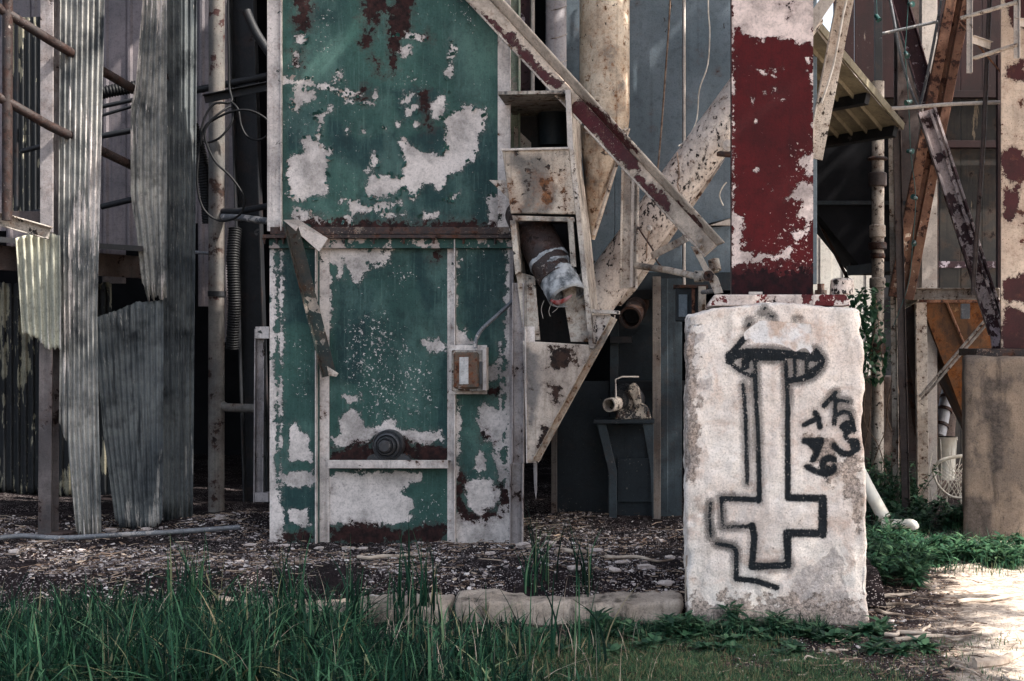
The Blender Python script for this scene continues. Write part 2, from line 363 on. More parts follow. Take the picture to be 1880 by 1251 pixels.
M['cream_chip'] = paint('cream_chipped_tube', (224, 214, 206), (202, 189, 181), chip=(38, 32, 32), chip_t=0.55, chip_s=36, chip_st=(1, 1, 0.6), fine=0.66, rust=(104, 80, 64), rust2=(54, 42, 38), rust_t=0.65, rust_s=16, halo=0.3, streak=0.25, streakc=(120, 106, 98), grime=0.4, grimec=(120, 108, 100), bump=0.8, clus=0.45)
M['maroon'] = paint('maroon_brace_paint', (92, 24, 32), (66, 18, 24), chip=(206, 186, 168), chip_t=0.56, chip_s=7, fine=0.66, rust=(96, 66, 48), rust2=(44, 30, 26), rust_t=0.63, rust_s=9, streak=0.2, grime=0.3, bump=0.9, clus=0.55)
M['red'] = paint('red_column_paint', (82, 13, 17), (62, 10, 14), chip=(226, 208, 202), chip_t=0.73, fine=0.71, rust=(46, 20, 24), rust2=(24, 14, 18), rust_t=0.76, grime=0.35, grimec=(50, 11, 16), streak=0.25, streakc=(44, 10, 15), attrs=('pale', 'rust', 'scuff'), rough=0.65, spec=0.2, clus=0.25, grit_a=0.35, halo_p=0.05, chip_amp=50, pale_s=24)
M['white_chip'] = paint('white_chipped_paint', (222, 210, 204), (204, 190, 184), chip=(100, 26, 28), chip_t=0.61, chip_s=6, fine=0.67, rust=(88, 60, 48), rust2=(36, 26, 26), rust_t=0.66, grime=0.3, grimec=(150, 136, 128), bump=0.6)
M['cream_column'] = paint('cream_column_paint', (206, 190, 176), (180, 162, 146), chip=(54, 20, 22), chip_t=0.62, chip_s=4.5, fine=0.645, rust=(90, 58, 44), rust2=(30, 24, 26), rust_t=0.64, rust_s=7, streak=0.35, streakc=(130, 100, 78))
M['bluegray'] = paint('blue_grey_wall_paint', (116, 128, 138), (98, 112, 122), chip=(48, 42, 40), chip_t=0.69, chip_s=10, chip_st=(1, 1, 0.5), fine=0.695, rust=(78, 56, 46), rust_t=0.70, rust_s=7, streak=0.3, streakc=(66, 70, 76), grime=0.35, grimec=(74, 82, 92), bump=0.3)
M['bluedark'] = paint('blue_grey_machine_shaded', (38, 47, 54), (29, 36, 42), chip=(120, 112, 108), chip_t=0.70, fine=0.7, rust=(52, 42, 38), rust_t=0.66, grime=0.6, grimec=(28, 33, 38), streak=0.5, streakc=(28, 33, 38))  # darkened paint colour stands in for missing roof shade
M['darksteel'] = paint('dark_sooty_steel', (32, 34, 38), (24, 26, 30), chip=(96, 92, 92), chip_t=0.70, fine=0.7, rust=(56, 42, 38), rust_t=0.64, streak=0.4, bump=0.4)
M['brownsteel'] = paint('brown_weathered_steel', (96, 84, 80), (74, 64, 62), chip=(150, 140, 134), chip_t=0.68, fine=0.69, rust=(66, 44, 38), rust_t=0.6, streak=0.5)
M['rustpipe'] = paint('rusty_pipe', (46, 38, 36), (34, 29, 29), chip=(168, 156, 148), chip_t=0.66, chip_s=16, fine=0.66, rust=(56, 38, 33), rust2=(28, 23, 23), rust_t=0.53, rust_s=12, bump=0.8)
M['pipecol'] = paint('pipe_post_paint', (116, 111, 106), (88, 87, 86), chip=(66, 30, 31), chip_t=0.62, chip_s=4, fine=0.67, rust=(60, 42, 36), rust2=(30, 24, 24), rust_t=0.6, rust_s=4, streak=0.5)
M['rustbeam'] = paint('brown_rust_beam', (134, 96, 74), (100, 68, 54), chip=(190, 168, 150), chip_t=0.66, fine=0.67, rust=(86, 50, 36), rust2=(46, 30, 27), rust_t=0.55, rust_s=10, streak=0.6, streakc=(56, 36, 30), bump=0.8)
M['mauve'] = paint('mauve_dark_beam', (62, 34, 42), (46, 28, 36), chip=(180, 168, 178), chip_t=0.58, chip_s=9, fine=0.64, rust=(70, 42, 38), rust_t=0.64)
M['orangehopper'] = paint('orange_rust_hopper', (98, 68, 44), (70, 50, 38), chip=(140, 108, 74), chip_t=0.68, fine=0.72, rust=(126, 76, 36), rust2=(74, 44, 28), rust_t=0.55, rust_s=3, halo=0.4, streak=0.8, streakc=(50, 36, 32), bump=0.6)
M['corr_pale'] = paint('corrugated_weathered', (172, 169, 162), (112, 114, 113), chip=(212, 204, 198), chip_t=0.60, chip_s=9, chip_st=(1, 1, 0.12), fine=0.67, rust=(76, 70, 66), rust_t=0.68, streak=0.95, streakc=(42, 47, 52), grime=1.0, grimec=(36, 42, 48), bump=0.6, halo=0.15, clus=0.5)
M['corr_dark'] = paint('corrugated_soot', (112, 116, 116), (70, 76, 80), chip=(168, 165, 160), chip_t=0.64, chip_s=8, chip_st=(1, 1, 0.1), fine=0.67, rust=(48, 47, 48), rust_t=0.67, streak=0.95, streakc=(24, 30, 36), grime=1.0, grimec=(22, 28, 34), bump=0.6, halo=0.1, clus=0.5)
M['corr_cream'] = paint('corrugated_cream', (176, 174, 156), (148, 148, 136), chip=(206, 200, 190), chip_t=0.60, chip_s=10, chip_st=(1, 1, 0.12), fine=0.68, rust=(92, 86, 76), rust_t=0.70, streak=0.6, streakc=(92, 96, 92), grime=0.4, grimec=(96, 100, 96), bump=0.4, halo=0.1)
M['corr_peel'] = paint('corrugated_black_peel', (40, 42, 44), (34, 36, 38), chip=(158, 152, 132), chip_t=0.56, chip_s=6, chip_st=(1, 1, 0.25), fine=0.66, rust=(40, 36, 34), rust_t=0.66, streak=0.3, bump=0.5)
M['siding'] = paint('pinkish_siding_dimmed', (134, 124, 126), (104, 99, 103), chip=(84, 88, 98), chip_t=0.64, chip_s=5, chip_st=(1, 1, 0.08), fine=0.72, rust=(88, 72, 68), rust_t=0.72, streak=0.65, streakc=(92, 92, 100), grime=0.5, grimec=(108, 102, 106), bump=0.25, halo=0.15)  # base dimmed so the colour carries the weak light behind the sheets
M['whitesiding'] = paint('white_siding', (228, 224, 216), (216, 210, 202), chip=(160, 150, 146), chip_t=0.72, fine=0.75, rust_t=0.74, streak=0.15, grime=0.1)
M['redwall'] = paint('dark_red_wall_dimmed', (46, 21, 23), (36, 17, 19), chip=(110, 98, 92), chip_t=0.68, chip_st=(1, 1, 0.3), fine=0.72, rust=(54, 38, 35), rust_t=0.66, streak=0.7, streakc=(26, 17, 20), grime=0.5, grimec=(28, 18, 21))  # maroon base darkened, background shade put into the colour
M['stainwall'] = paint('stained_back_wall', (56, 52, 48), (31, 31, 32), chip=(128, 114, 96), chip_t=0.62, chip_s=4, chip_st=(1, 1, 0.15), fine=0.72, rust=(70, 52, 40), rust_t=0.63, streak=0.95, streakc=(24, 24, 27), grime=0.6, grimec=(26, 27, 30))
M['tan_soffit'] = paint('tan_roof_sheet', (146, 137, 116), (120, 112, 96), chip=(160, 148, 116), chip_t=0.7, fine=0.72, rust=(84, 66, 48), rust_t=0.66, streak=0.4, streakc=(72, 62, 48), grime=0.5, grimec=(62, 56, 46))
M['white_metal'] = paint('white_conduit', (206, 196, 188), (186, 178, 172), chip=(120, 100, 88), chip_t=0.68, fine=0.7, rust=(120, 80, 60), rust_t=0.68, streak=0.2, grime=0.3, grimec=(140, 132, 128), bump=0.3)
M['duct'] = paint('pale_duct', (186, 182, 186), (170, 164, 168), chip=(150, 130, 118), chip_t=0.72, fine=0.74, rust=(130, 96, 80), rust_t=0.74, streak=0.3, streakc=(150, 130, 120), grime=0.2, bump=0.2)
M['greenpost'] = paint('pale_green_post', (160, 172, 156), (146, 156, 142), chip=(206, 196, 186), chip_t=0.58, fine=0.66, rust=(96, 66, 52), rust_t=0.66)
M['rusty_black'] = paint('rust_black_fitting', (60, 46, 42), (42, 36, 36), chip=(150, 136, 124), chip_t=0.66, fine=0.66, rust=(84, 54, 40), rust_t=0.56, rust_s=14, bump=0.8)
M['bearing'] = paint('bearing_iron', (56, 58, 62), (42, 44, 48), chip=(140, 136, 134), chip_t=0.64, chip_s=16, fine=0.64, rust=(50, 40, 38), rust_t=0.62, rough=0.42, spec=0.5, bump=0.6)
M['boxrust'] = paint('rusty_box_lid', (96, 88, 78), (84, 74, 62), chip=(196, 194, 190), chip_t=0.66, fine=0.68, rust=(116, 66, 38), rust2=(54, 36, 28), rust_t=0.53, rust_s=12, bump=0.8)
M['boxplate'] = paint('box_nameplate', (206, 204, 202), (188, 186, 186), chip=(130, 110, 96), chip_t=0.64, fine=0.67, rust=(120, 80, 60), rust_t=0.67, rough=0.4)
M['conduit'] = paint('grey_conduit', (120, 122, 126), (92, 96, 102), chip=(190, 184, 180), chip_t=0.6, chip_s=14, fine=0.64, rust=(70, 56, 50), rust_t=0.68, rough=0.45)
def simple(name, col, col2, sc=6, rough=0.6, spec=0.3, bump=0.3, bs=60, st=(1, 1, 1)):
    n = NB(name); c = n.mix(n.ramp(n.noise(sc, 7, 0.65, n.map(st)), 0.35, 0.68), lin(col), lin(col2))
    n.bump(n.noise(bs, 5, 0.6), bump, 0.004); return n.done(c, rough, 0, spec)
M['base_white'] = paint('base_plate_paint', (222, 208, 200), (196, 180, 170), chip=(92, 22, 26), chip_t=0.56, chip_s=9, fine=0.64, rust=(70, 48, 42), rust_t=0.64, clus=0.5, bump=0.8)
M['bucket'] = paint('bucket_front_paint', (206, 192, 176), (172, 156, 140), chip=(46, 42, 40), chip_t=0.62, chip_s=16, fine=0.64, rust=(112, 74, 48), rust2=(50, 38, 32), rust_t=0.66, rust_s=14, streak=0.7, streakc=(70, 66, 64), grime=0.5, grimec=(62, 64, 66), attrs=('tone', 'rust'), tone=(50, 55, 60), bump=0.9)
M['boot'] = paint('boot_plate_paint', (218, 204, 190), (190, 174, 160), chip=(84, 66, 56), chip_t=0.66, chip_s=14, fine=0.67, rust=(64, 46, 38), rust2=(34, 27, 25), rust_t=0.68, rust_s=12, streak=0.5, streakc=(104, 86, 72), grime=0.4, grimec=(90, 86, 84), attrs=('tone', 'rust'), tone=(74, 78, 84), bump=0.9)
M['greasy'] = paint('greasy_cast_iron', (52, 50, 50), (34, 33, 35), chip=(206, 192, 176), chip_t=0.585, chip_s=16, fine=0.64, rust=(88, 60, 44), rust_t=0.62, rust_s=14, bump=1.0, clus=0.5)
M['rubber'] = simple('black_rubber', (14, 15, 17), (24, 24, 27), 14, 0.6, 0.25, 0.2)
M['wire_white'] = simple('white_wire', (212, 206, 198), (170, 160, 150), 10, 0.6)
M['wire_rust'] = simple('rusty_wire', (150, 128, 112), (86, 66, 54), 14, 0.8)
M['wrap'] = simple('cloth_wrap', (176, 178, 180), (70, 74, 78), 12, 0.9, 0.1, 1.0, 40)
M['redrag'] = simple('red_rag', (116, 44, 40), (168, 140, 138), 14, 0.9, 0.1, 0.8, 40)
M['teal'] = simple('teal_socket', (34, 84, 80), (22, 60, 58), 14, 0.45, 0.5, 0.1)
M['bulbglass'] = simple('grey_bulb', (120, 140, 140), (80, 100, 100), 14, 0.2, 0.5, 0.0)
M['pvc'] = simple('grey_pvc', (176, 176, 180), (146, 146, 152), 6, 0.5, 0.4, 0.15)
M['bucketw'] = simple('white_bucket', (226, 222, 212), (196, 188, 172), 5, 0.5, 0.4, 0.2)
M['basketw'] = simple('white_wire_basket', (232, 226, 214), (204, 194, 178), 9, 0.6, 0.3, 0.2)
M['trunk'] = simple('bark', (92, 80, 70), (58, 50, 44), 8, 0.9, 0.1, 1.0, 30, (1, 1, 0.3))
M['twig'] = simple('dry_twig', (196, 180, 164), (120, 104, 92), 9, 0.9, 0.1, 0.6, 50)
M['darkwall'] = simple('dark_back_wall', (30, 30, 33), (20, 21, 24), 3, 0.9, 0.1, 0.4, 20)  # near-black colour stands in for unlit gaps behind the machinery
def concrete(name, col, col2, dirt, graffiti=False, dark=0.4, stain=False):
    n = NB(name); L = lin
    c = n.mix(n.ramp(n.noise(2.4, 8, 0.62), 0.36, 0.66), L(col), L(col2))
    c = n.mix(n.op('MULTIPLY', n.ramp(n.noise(6, 9, 0.7, None, 0.5), 0.5, 0.66), 0.55), c, L(dirt))
    c = n.mix(n.op('MULTIPLY', n.ramp(n.noise(1, 6, 0.65, n.map((9, 9, 1.2))), 0.5, 0.72), dark), c, L(tuple(x * 0.45 for x in dirt)))
    pit = n.ramp(n.noise(34, 8, 0.72), 0.60, 0.68)
    c = n.mix(n.op('MULTIPLY', pit, 0.5), c, L(tuple(x * 0.5 for x in dirt)))
    c = n.mix(n.op('MULTIPLY', n.ramp(n.noise(120, 3, 0.7), 0.45, 0.75), 0.3), c, L(tuple(x * 0.6 for x in col2)))
    hg = n.op('ADD', n.op('MULTIPLY', n.noise(26, 6, 0.7), 1.0), n.op('MULTIPLY', n.noise(7, 3, 0.6), 1.2))
    if graffiti:
        ag = n.ramp(n.op('ADD', n.attr('gray'), n.op('MULTIPLY', n.op('SUBTRACT', n.noise(9, 9, 0.66), 0.5), 60)), -2, 2)
        agc = n.mix(n.ramp(n.noise(40, 6, 0.75), 0.36, 0.66), L((204, 192, 186)), L((148, 138, 134)))
        c = n.mix(n.op('MULTIPLY', ag, 0.7), c, agc)
        ro = n.ramp(n.op('ADD', n.attr('rough'), n.op('MULTIPLY', n.op('SUBTRACT', n.noise(13, 9, 0.7), 0.5), 110)), -2, 2)
        roc = n.mix(n.ramp(n.noise(60, 6, 0.75), 0.4, 0.62), L((190, 172, 160)), L((92, 82, 76)))
        c = n.mix(n.op('MULTIPLY', ro, 0.85), c, roc)
        sn = n.op('MULTIPLY', n.op('SUBTRACT', n.noise(150, 3, 0.7), 0.5), 9)
        soft = n.ramp(n.noise(1.7, 2, 0.5, n.map((1, 1, 1), loc=(4, 2, 9))), 0.42, 0.6)
        core = n.ramp(n.op('SUBTRACT', n.op('ADD', n.attr('spray'), sn), n.op('MULTIPLY', soft, 1.3)), -3.8, 0.4)
        over = n.op('MULTIPLY', n.op('MULTIPLY', n.ramp(n.op('ADD', n.attr('spray'), n.op('MULTIPLY', sn, 1.8)), -11.0, -2.0), 0.75), n.op('ADD', n.op('MULTIPLY', soft, 0.8), 0.2))
        sp = n.op('MAXIMUM', core, over)
        sp = n.op('MULTIPLY', sp, n.ramp(n.noise(60, 5, 0.75), 0.60, 0.70, 1.0, 0.35))
        c = n.mix(sp, c, n.mix(n.noise(20, 4), L((20, 24, 28)), L((40, 44, 48))))
        wp = n.ramp(n.op('ADD', n.attr('bare'), n.op('MULTIPLY', n.op('SUBTRACT', n.noise(14, 9, 0.7), 0.5), 16)), -0.7, 0.7)
        c = n.mix(wp, c, n.mix(n.ramp(n.noise(7, 6, 0.6), 0.45, 0.62), L((226, 222, 220)), L((198, 176, 162))))
        hg = n.op('ADD', hg, n.op('MULTIPLY', n.op('ADD', ag, n.op('MULTIPLY', ro, 1.3)), n.op('SUBTRACT', n.op('MULTIPLY', n.noise(70, 6, 0.7), 1.6), 1.3)))
        hg = n.op('SUBTRACT', hg, n.op('MULTIPLY', wp, 0.5))
    if stain:
        sm = n.ramp(n.op('ADD', n.attr('stain'), n.op('MULTIPLY', n.op('SUBTRACT', n.noise(6, 8, 0.72, n.map((1, 1, 0.4))), 0.5), 70)), -8, 12)
        c = n.mix(n.op('MULTIPLY', sm, 0.72), c, n.mix(n.ramp(n.noise(24, 6, 0.7), 0.4, 0.62), L((44, 44, 47)), L((84, 78, 76))))
    g2 = n.noise(95, 4, 0.75)
    c = n.mix(n.op('MULTIPLY', n.ramp(g2, 0.5, 0.66), 0.4), c, n.mix(1.0, c, L((128, 120, 116)), 'MULTIPLY'))
    c = n.mix(n.op('MULTIPLY', n.ramp(g2, 0.5, 0.34), 0.3), c, n.mix(1.0, c, (1.25, 1.24, 1.23, 1), 'MULTIPLY'))
    n.bump(hg, 0.55, 0.014)
    return n.done(c, 0.9, 0, 0.15)
M['block'] = concrete('painted_concrete', (240, 230, 221), (220, 206, 197), (196, 166, 148), True, 0.36)
M['kerb'] = concrete('kerb_concrete', (182, 168, 154), (146, 133, 121), (84, 77, 70), False, 0.85)
M['oldconc'] = concrete('old_concrete', (148, 132, 118), (116, 105, 97), (66, 64, 65), False, 0.7, True)
M['lowwall'] = concrete('low_wall_concrete', (124, 108, 100), (98, 88, 84), (62, 52, 48), False, 0.7)
def soil(name, dk, lt, speck, sp_t=0.62, sunpatch=False):
    n = NB(name); L = lin
    c = n.mix(n.ramp(n.noise(9, 7, 0.7), 0.38, 0.66), L(dk), L(lt))
    if sunpatch:
        lit_m = n.ramp(n.op('ADD', n.attr('sunlit_sand'), n.op('MULTIPLY', n.op('SUBTRACT', n.noise(5, 9, 0.68), 0.5), 1.6)), -0.22, 0.22)
        c = n.mix(lit_m, c, n.mix(n.ramp(n.noise(22, 8, 0.72), 0.4, 0.66), L((220, 204, 188)), L((140, 124, 110))))  # pale sandy soil with sunlight painted into its colour
    v = n.voro(85); vc = n.voro(85, None, 'F1', 1)
    s = n.sep(vc)[0]
    spk = n.op('MULTIPLY', n.ramp(v, 0.34, 0.42, 1, 0), n.ramp(s, sp_t, sp_t + 0.02))
    spk = n.op('MULTIPLY', spk, n.ramp(n.noise(3, 5, 0.6), 0.36, 0.58))
    c = n.mix(spk, c, n.mix(s, L(speck), L(tuple(x * 0.7 for x in speck))))
    n.bump(n.op('ADD', n.noise(45, 4, 0.75), n.op('MULTIPLY', spk, 0.4)), 1.0, 0.02)
    return n.done(c, 0.95, 0, 0.1)
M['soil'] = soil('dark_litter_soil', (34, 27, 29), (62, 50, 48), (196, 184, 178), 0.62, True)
M['yard'] = soil('sooty_yard_soil', (26, 21, 23), (46, 38, 39), (204, 192, 190), 0.5)
def islandmat(name, cols, rough=0.85, trans=0.0, spec=0.15, pos=None):
    n = NB(name); r = n.island(); cr = n.t.nodes.new('ShaderNodeValToRGB'); n.t.links.new(r, cr.inputs[0])
    e = cr.color_ramp.elements
    while len(e) < len(cols): e.new(0.5)
    for i, cc in enumerate(cols): e[i].position = (pos[i] if pos else i / (len(cols) - 1)); e[i].color = lin(cc)
    c = n.mix(n.op('MULTIPLY', n.ramp(n.noise(30, 4, 0.6), 0.4, 0.7), 0.3), cr.outputs[0], lin((24, 26, 22)))
    m = n.done(c, rough, 0, spec)
    if trans:
        tr = n.t.nodes.new('ShaderNodeBsdfTranslucent'); n.t.links.new(c, tr.inputs[0]); ms = n.t.nodes.new('ShaderNodeMixShader'); ms.inputs[0].default_value = trans
        n.t.links.new(n.b.outputs[0], ms.inputs[1]); n.t.links.new(tr.outputs[0], ms.inputs[2]); n.t.links.new(ms.outputs[0], n.t.nodes['Material Output'].inputs[0])
    return m
M['grass'] = islandmat('long_grass', [(12, 30, 24), (20, 50, 38), (36, 78, 56), (84, 124, 90), (156, 140, 108)], 0.6, 0.15, 0.15, [0, 0.35, 0.7, 0.93, 1])
M['lawn'] = islandmat('short_grass', [(42, 64, 46), (64, 94, 66), (90, 116, 80), (124, 120, 88), (150, 126, 98)], 0.7, 0.2, 0.2, [0, 0.4, 0.72, 0.88, 1])
M['weed'] = islandmat('weed_leaves', [(26, 54, 40), (38, 74, 53), (60, 98, 68), (92, 122, 88)], 0.55, 0.25, 0.3)
M['flake'] = islandmat('paint_flakes', [(60, 52, 53), (112, 102, 102), (190, 178, 175), (224, 216, 213)], 0.85, 0, 0.2, [0, 0.45, 0.75, 1])
M['rubble'] = concrete('rubble', (206, 194, 188), (176, 162, 156), (126, 108, 100), False, 0.3)
M['litter'] = islandmat('dry_litter', [(48, 38, 36), (92, 74, 64), (150, 128, 112), (196, 178, 160)], 0.9)
M['treeleaf'] = islandmat('tree_leaves', [(40, 66, 36), (58, 88, 44), (78, 104, 54)], 0.6, 0.3, 0.3)

# ------------------------------------------------------------------ ground
def axis(lo, hi, step, far):
    a = list(np.arange(lo, hi + 1e-6, step)); s = step; x = hi; y = lo; up = []; dn = []
    while x < far: s *= 1.35; x += s; up.append(x)
    s = step
    while y > -far: s *= 1.35; y -= s; dn.append(y)
    return np.array(dn[::-1] + a + up)
def zlow(x, y):
    p = np.stack([x, y, np.zeros_like(x)], 1)
    return 0.035 * fbm(p, 0.9, 3) + 0.016 * fbm(p, 7, 3) - 0.02 + 0.02 * np.clip((y - 1) / 4, 0, 1)
gx = axis(-4.8, 3.6, 0.045, 300); gy = axis(-1.8, 8.0, 0.06, 300)
X, Yg = np.meshgrid(gx, gy); xs, ys = X.ravel(), Yg.ravel(); zs = zlow(xs, ys)
zs = np.where((ys > 0.45) & (xs < 1.2), zs - 0.25, zs)
W = len(gx); fs = [[j*W + i, j*W + i + 1, (j+1)*W + i + 1, (j+1)*W + i] for j in range(len(gy)-1) for i in range(W-1)]
sunlit_sand = np.clip(np.minimum(xs - 1.50 - 0.14 * ys, 1.5), -1, 1)  # sandy ground brightened as a painted sun patch
sunlit_sand = np.maximum(sunlit_sand, np.clip(-((xs - 1.9)**2 + (ys - 2.6)**2) + 0.6, -1, 1) * 0.6)  # second painted sun patch, before the brown plinth
sunlit_sand = np.where(ys > 3.2, sunlit_sand - (ys - 3.2) * 0.5, sunlit_sand)
mk('ground', np.stack([xs, ys, zs], 1), fs, M['soil'], kind='structure', smooth=True, recalc=False, attrs={'sunlit_sand': sunlit_sand})
def zyard(x, y):
    p = np.stack([x, y, np.zeros_like(x)], 1)
    z = 0.165 + 0.012 * np.clip(y, 0, 6) + 0.03 * fbm(p, 1.4, 3) + 0.02 * fbm(p, 8, 3)
    z += 0.07 * np.exp(-(((x + 3.1) / 0.5)**2 + ((y - 2.45) / 0.3)**2))
    z -= 0.14 * np.clip((0.50 - y) / 0.24, 0, 1)
    return z
gx = axis(-5.2, 1.2, 0.04, 9)
gx = gx[(gx > -9) & (gx <= 1.2)]; gy = np.concatenate([np.arange(0.24, 3.6, 0.04), np.arange(3.6, 10, 0.3)])
X, Yg = np.meshgrid(gx, gy); xs, ys = X.ravel(), Yg.ravel(); W = len(gx)
mk('yard_ground', np.stack([xs, ys, zyard(xs, ys)], 1), [[j*W + i, j*W + i + 1, (j+1)*W + i + 1, (j+1)*W + i] for j in range(len(gy)-1) for i in range(W-1)], M['yard'], kind='structure', smooth=True, recalc=False)
# kerb along the raised yard, three cast lengths
for i, (a, b, top, ps) in enumerate([(-5.2, -2.6, 0.02, 'grassy far left length'), (-2.59, -1.22, 0.06, 'length half hidden by tall grass'), (-1.21, 0.035, 0.085, 'length that meets the graffitied block')]):
    V, F, N = rbox((a, 0.10, -0.3), (b, 0.40, top), 0.025, 0.02)
    V[:, 2] += (V[:, 2] > 0) * 0.03 * fbm(V, 2.6, 3); V += N * (0.012 * fbm(V, 4, 3) + 0.018 * fbm(V, 14, 4, 0.6) + 0.012 * fbm(V, 34, 2))[:, None]
    mk('kerb', V, F, M['kerb'], smooth=True, label='crumbling pale concrete kerb, ' + ps, cat='kerb', group='kerb lengths along the raised yard')

# ------------------------------------------------------------------ graffitied block
TA = lambda u, v: (1300 + u/6.253, 560 + v/6.253)
TB = lambda u, v: (1440 + u/6.584, 700 + v/6.584)
T8 = lambda u, v: (1240 + u/1.6656, 500 + v/1.6656)
TC = lambda u, v: (1240 + u/4.633, 880 + v/4.633)
def f_spray(p):
    a = field(p, [], [([(250,590),(330,575),(430,550),(560,545),(700,550),(850,560),(1000,575),(1150,595),(1290,620)], 52), ([(470,595),(870,600)], 50), ([(410,390),(320,500),(250,580),(240,650)], 36), ([(480,200)], 38), ([(480,210),(450,255)], 20),
        ([(240,640),(330,730),(430,790),(545,835)], 27), ([(1235,530),(1310,640),(1285,720),(1200,805),(1080,850),(930,872)], 40), ([(430,640),(430,700)], 52), ([(540,650),(545,830),(560,1251)], 27), ([(990,600),(1002,830)], 27), ([(1130,610),(1130,810)], 27),
        ([(890,650),(905,900),(920,1251)], 30), ([(1150,770),(1285,690)], 26), ([(700,115),(740,130),(765,185)], 20), ([(980,180),(1010,160),(1055,165)], 8), ([(600,97),(700,95)], 8), ([(650,40)], 24)], TA, 6.253)
    b = field(p, [], [([(480,300),(620,140)], 32), ([(600,220),(770,250)], 27), ([(622,200),(612,420),(605,510)], 30), ([(620,420),(700,370),(790,385),(822,480),(842,600)], 30), ([(695,550),(755,505),(825,560),(760,610),(695,550)], 34),
        ([(740,640),(745,690)], 24), ([(800,725),(870,730),(890,810),(800,880),(720,880),(640,830),(600,780)], 34), ([(835,770)], 42), ([(240,530),(380,460)], 27), ([(370,380),(412,450),(432,560)], 28), ([(240,725),(450,722)], 32), ([(300,740),(400,830)], 36), ([(450,720),(400,850),(350,950)], 33), ([(400,775)], 50),
        ([(270,1035),(380,1090),(500,1130),(590,1090),(600,1040)], 31), ([(600,950),(540,925),(480,950),(460,1030)], 34), ([(510,1150),(512,1210)], 6), ([(530,1080)], 52)], TB, 6.584)
    c = field(p, [], [([(243,330),(253,500),(257,700)], 7.5), ([(257,697),(140,692)], 8.5), ([(140,690),(145,780)], 6), ([(145,780),(235,778)], 6), ([(235,775),(241,810),(234,900)], 9.5), ([(234,900),(345,898)], 11), ([(345,896),(341,800)], 10.5), ([(341,797),(448,800)], 10.5),
        ([(450,802),(451,693)], 12), ([(451,692),(345,690)], 9.5), ([(344,690),(342,330)], 7.5), ([(108,705),(103,750),(110,810)], 6), ([(125,830),(175,840),(186,852),(186,938),(250,945),(310,965)], 8), ([(208,343),(215,450),(220,645)], 6.5)], T8, 1.6656)
    return np.maximum(np.maximum(a, b), c)
f_bare = lambda p: field(p, [[(400,320),(510,240),(600,175),(760,195),(900,190),(1180,220),(1190,270),(1180,440),(1215,520),(1180,560),(1110,500),(1020,530),(930,495),(800,460),(740,440),(600,440),(540,430),(480,375),(420,400)]], [], TA)
f_gray = lambda p: np.maximum(field(p, [[(1000,850),(1080,750),(1220,750),(1340,590),(1440,700),(1450,1000),(1500,1150),(1100,1090),(1000,900)], [(400,90),(530,90),(540,150),(450,170)]], [], TC), field(p, [[(60,330),(110,330),(112,362),(62,362)], [(30,180),(85,190),(60,230),(35,300)]], [], T8))
f_rough = lambda p: np.maximum(field(p, [[(500,560),(560,560),(570,700),(560,800),(530,700)], [(22,180),(60,200),(70,520),(55,640),(30,620)], [(390,500),(470,490),(520,620),(470,640),(430,560)]], [], T8), field(p, [[(1260,1100),(1590,1110),(1600,1150),(1260,1150)]], []) * 0.5)
xl, xr = (1259 - VX) * S(0), (1589 - VX) * S(0); zt = EYE - (566 - VY) * S(0)
V, F, N = rbox((xl, 0.0, -0.35), (xr, 0.95, zt), 0.022, 0.0145)
th = V[:, 2] / zt
xm = (xl + xr) / 2
V[:, 0] += np.where(V[:, 0] > xm, 0.03 * (1 - th) - 0.012, -0.0 * th) * np.abs(V[:, 0] - xm) / (xr - xm)
V[:, 2] += (th > 0.95) * (0.03 * np.exp(-((V[:, 0] - xm - 0.02) / 0.26)**2) - 0.035 * np.exp(-((V[:, 0] - xl) / 0.12)**2))
d = 0.010 * fbm(V, 3.1, 3) + 0.008 * fbm(V, 9, 3) + 0.009 * fbm(V, 26, 4, 0.6)
edge = np.minimum(V[:, 0] - xl, xr - V[:, 0]); d -= 0.05 * np.clip(1 - edge / 0.06, 0, 1) * np.clip(fbm(V, 7, 3) + 0.2, 0, 1)
V += N * d[:, None]
ppx = np.stack([VX + V[:, 0] / ((DC + 0) / FPX), VY + (EYE - V[:, 2]) / ((DC + 0) / FPX)], 1)
at = {'spray': f_spray(ppx), 'bare': f_bare(ppx), 'gray': f_gray(ppx), 'rough': f_rough(ppx)}
back = V[:, 1] > 0.06
for kk in ('spray', 'bare'): at[kk] = np.where(back, -40, at[kk])
V -= V[:, 1:2] * 0 ; cx = (xl + xr) / 2
mk('concrete_block', V, F, M['block'], smooth=True, attrs=at, label='pale concrete plinth with black mushroom cross graffiti, under the red column', cat='plinth')

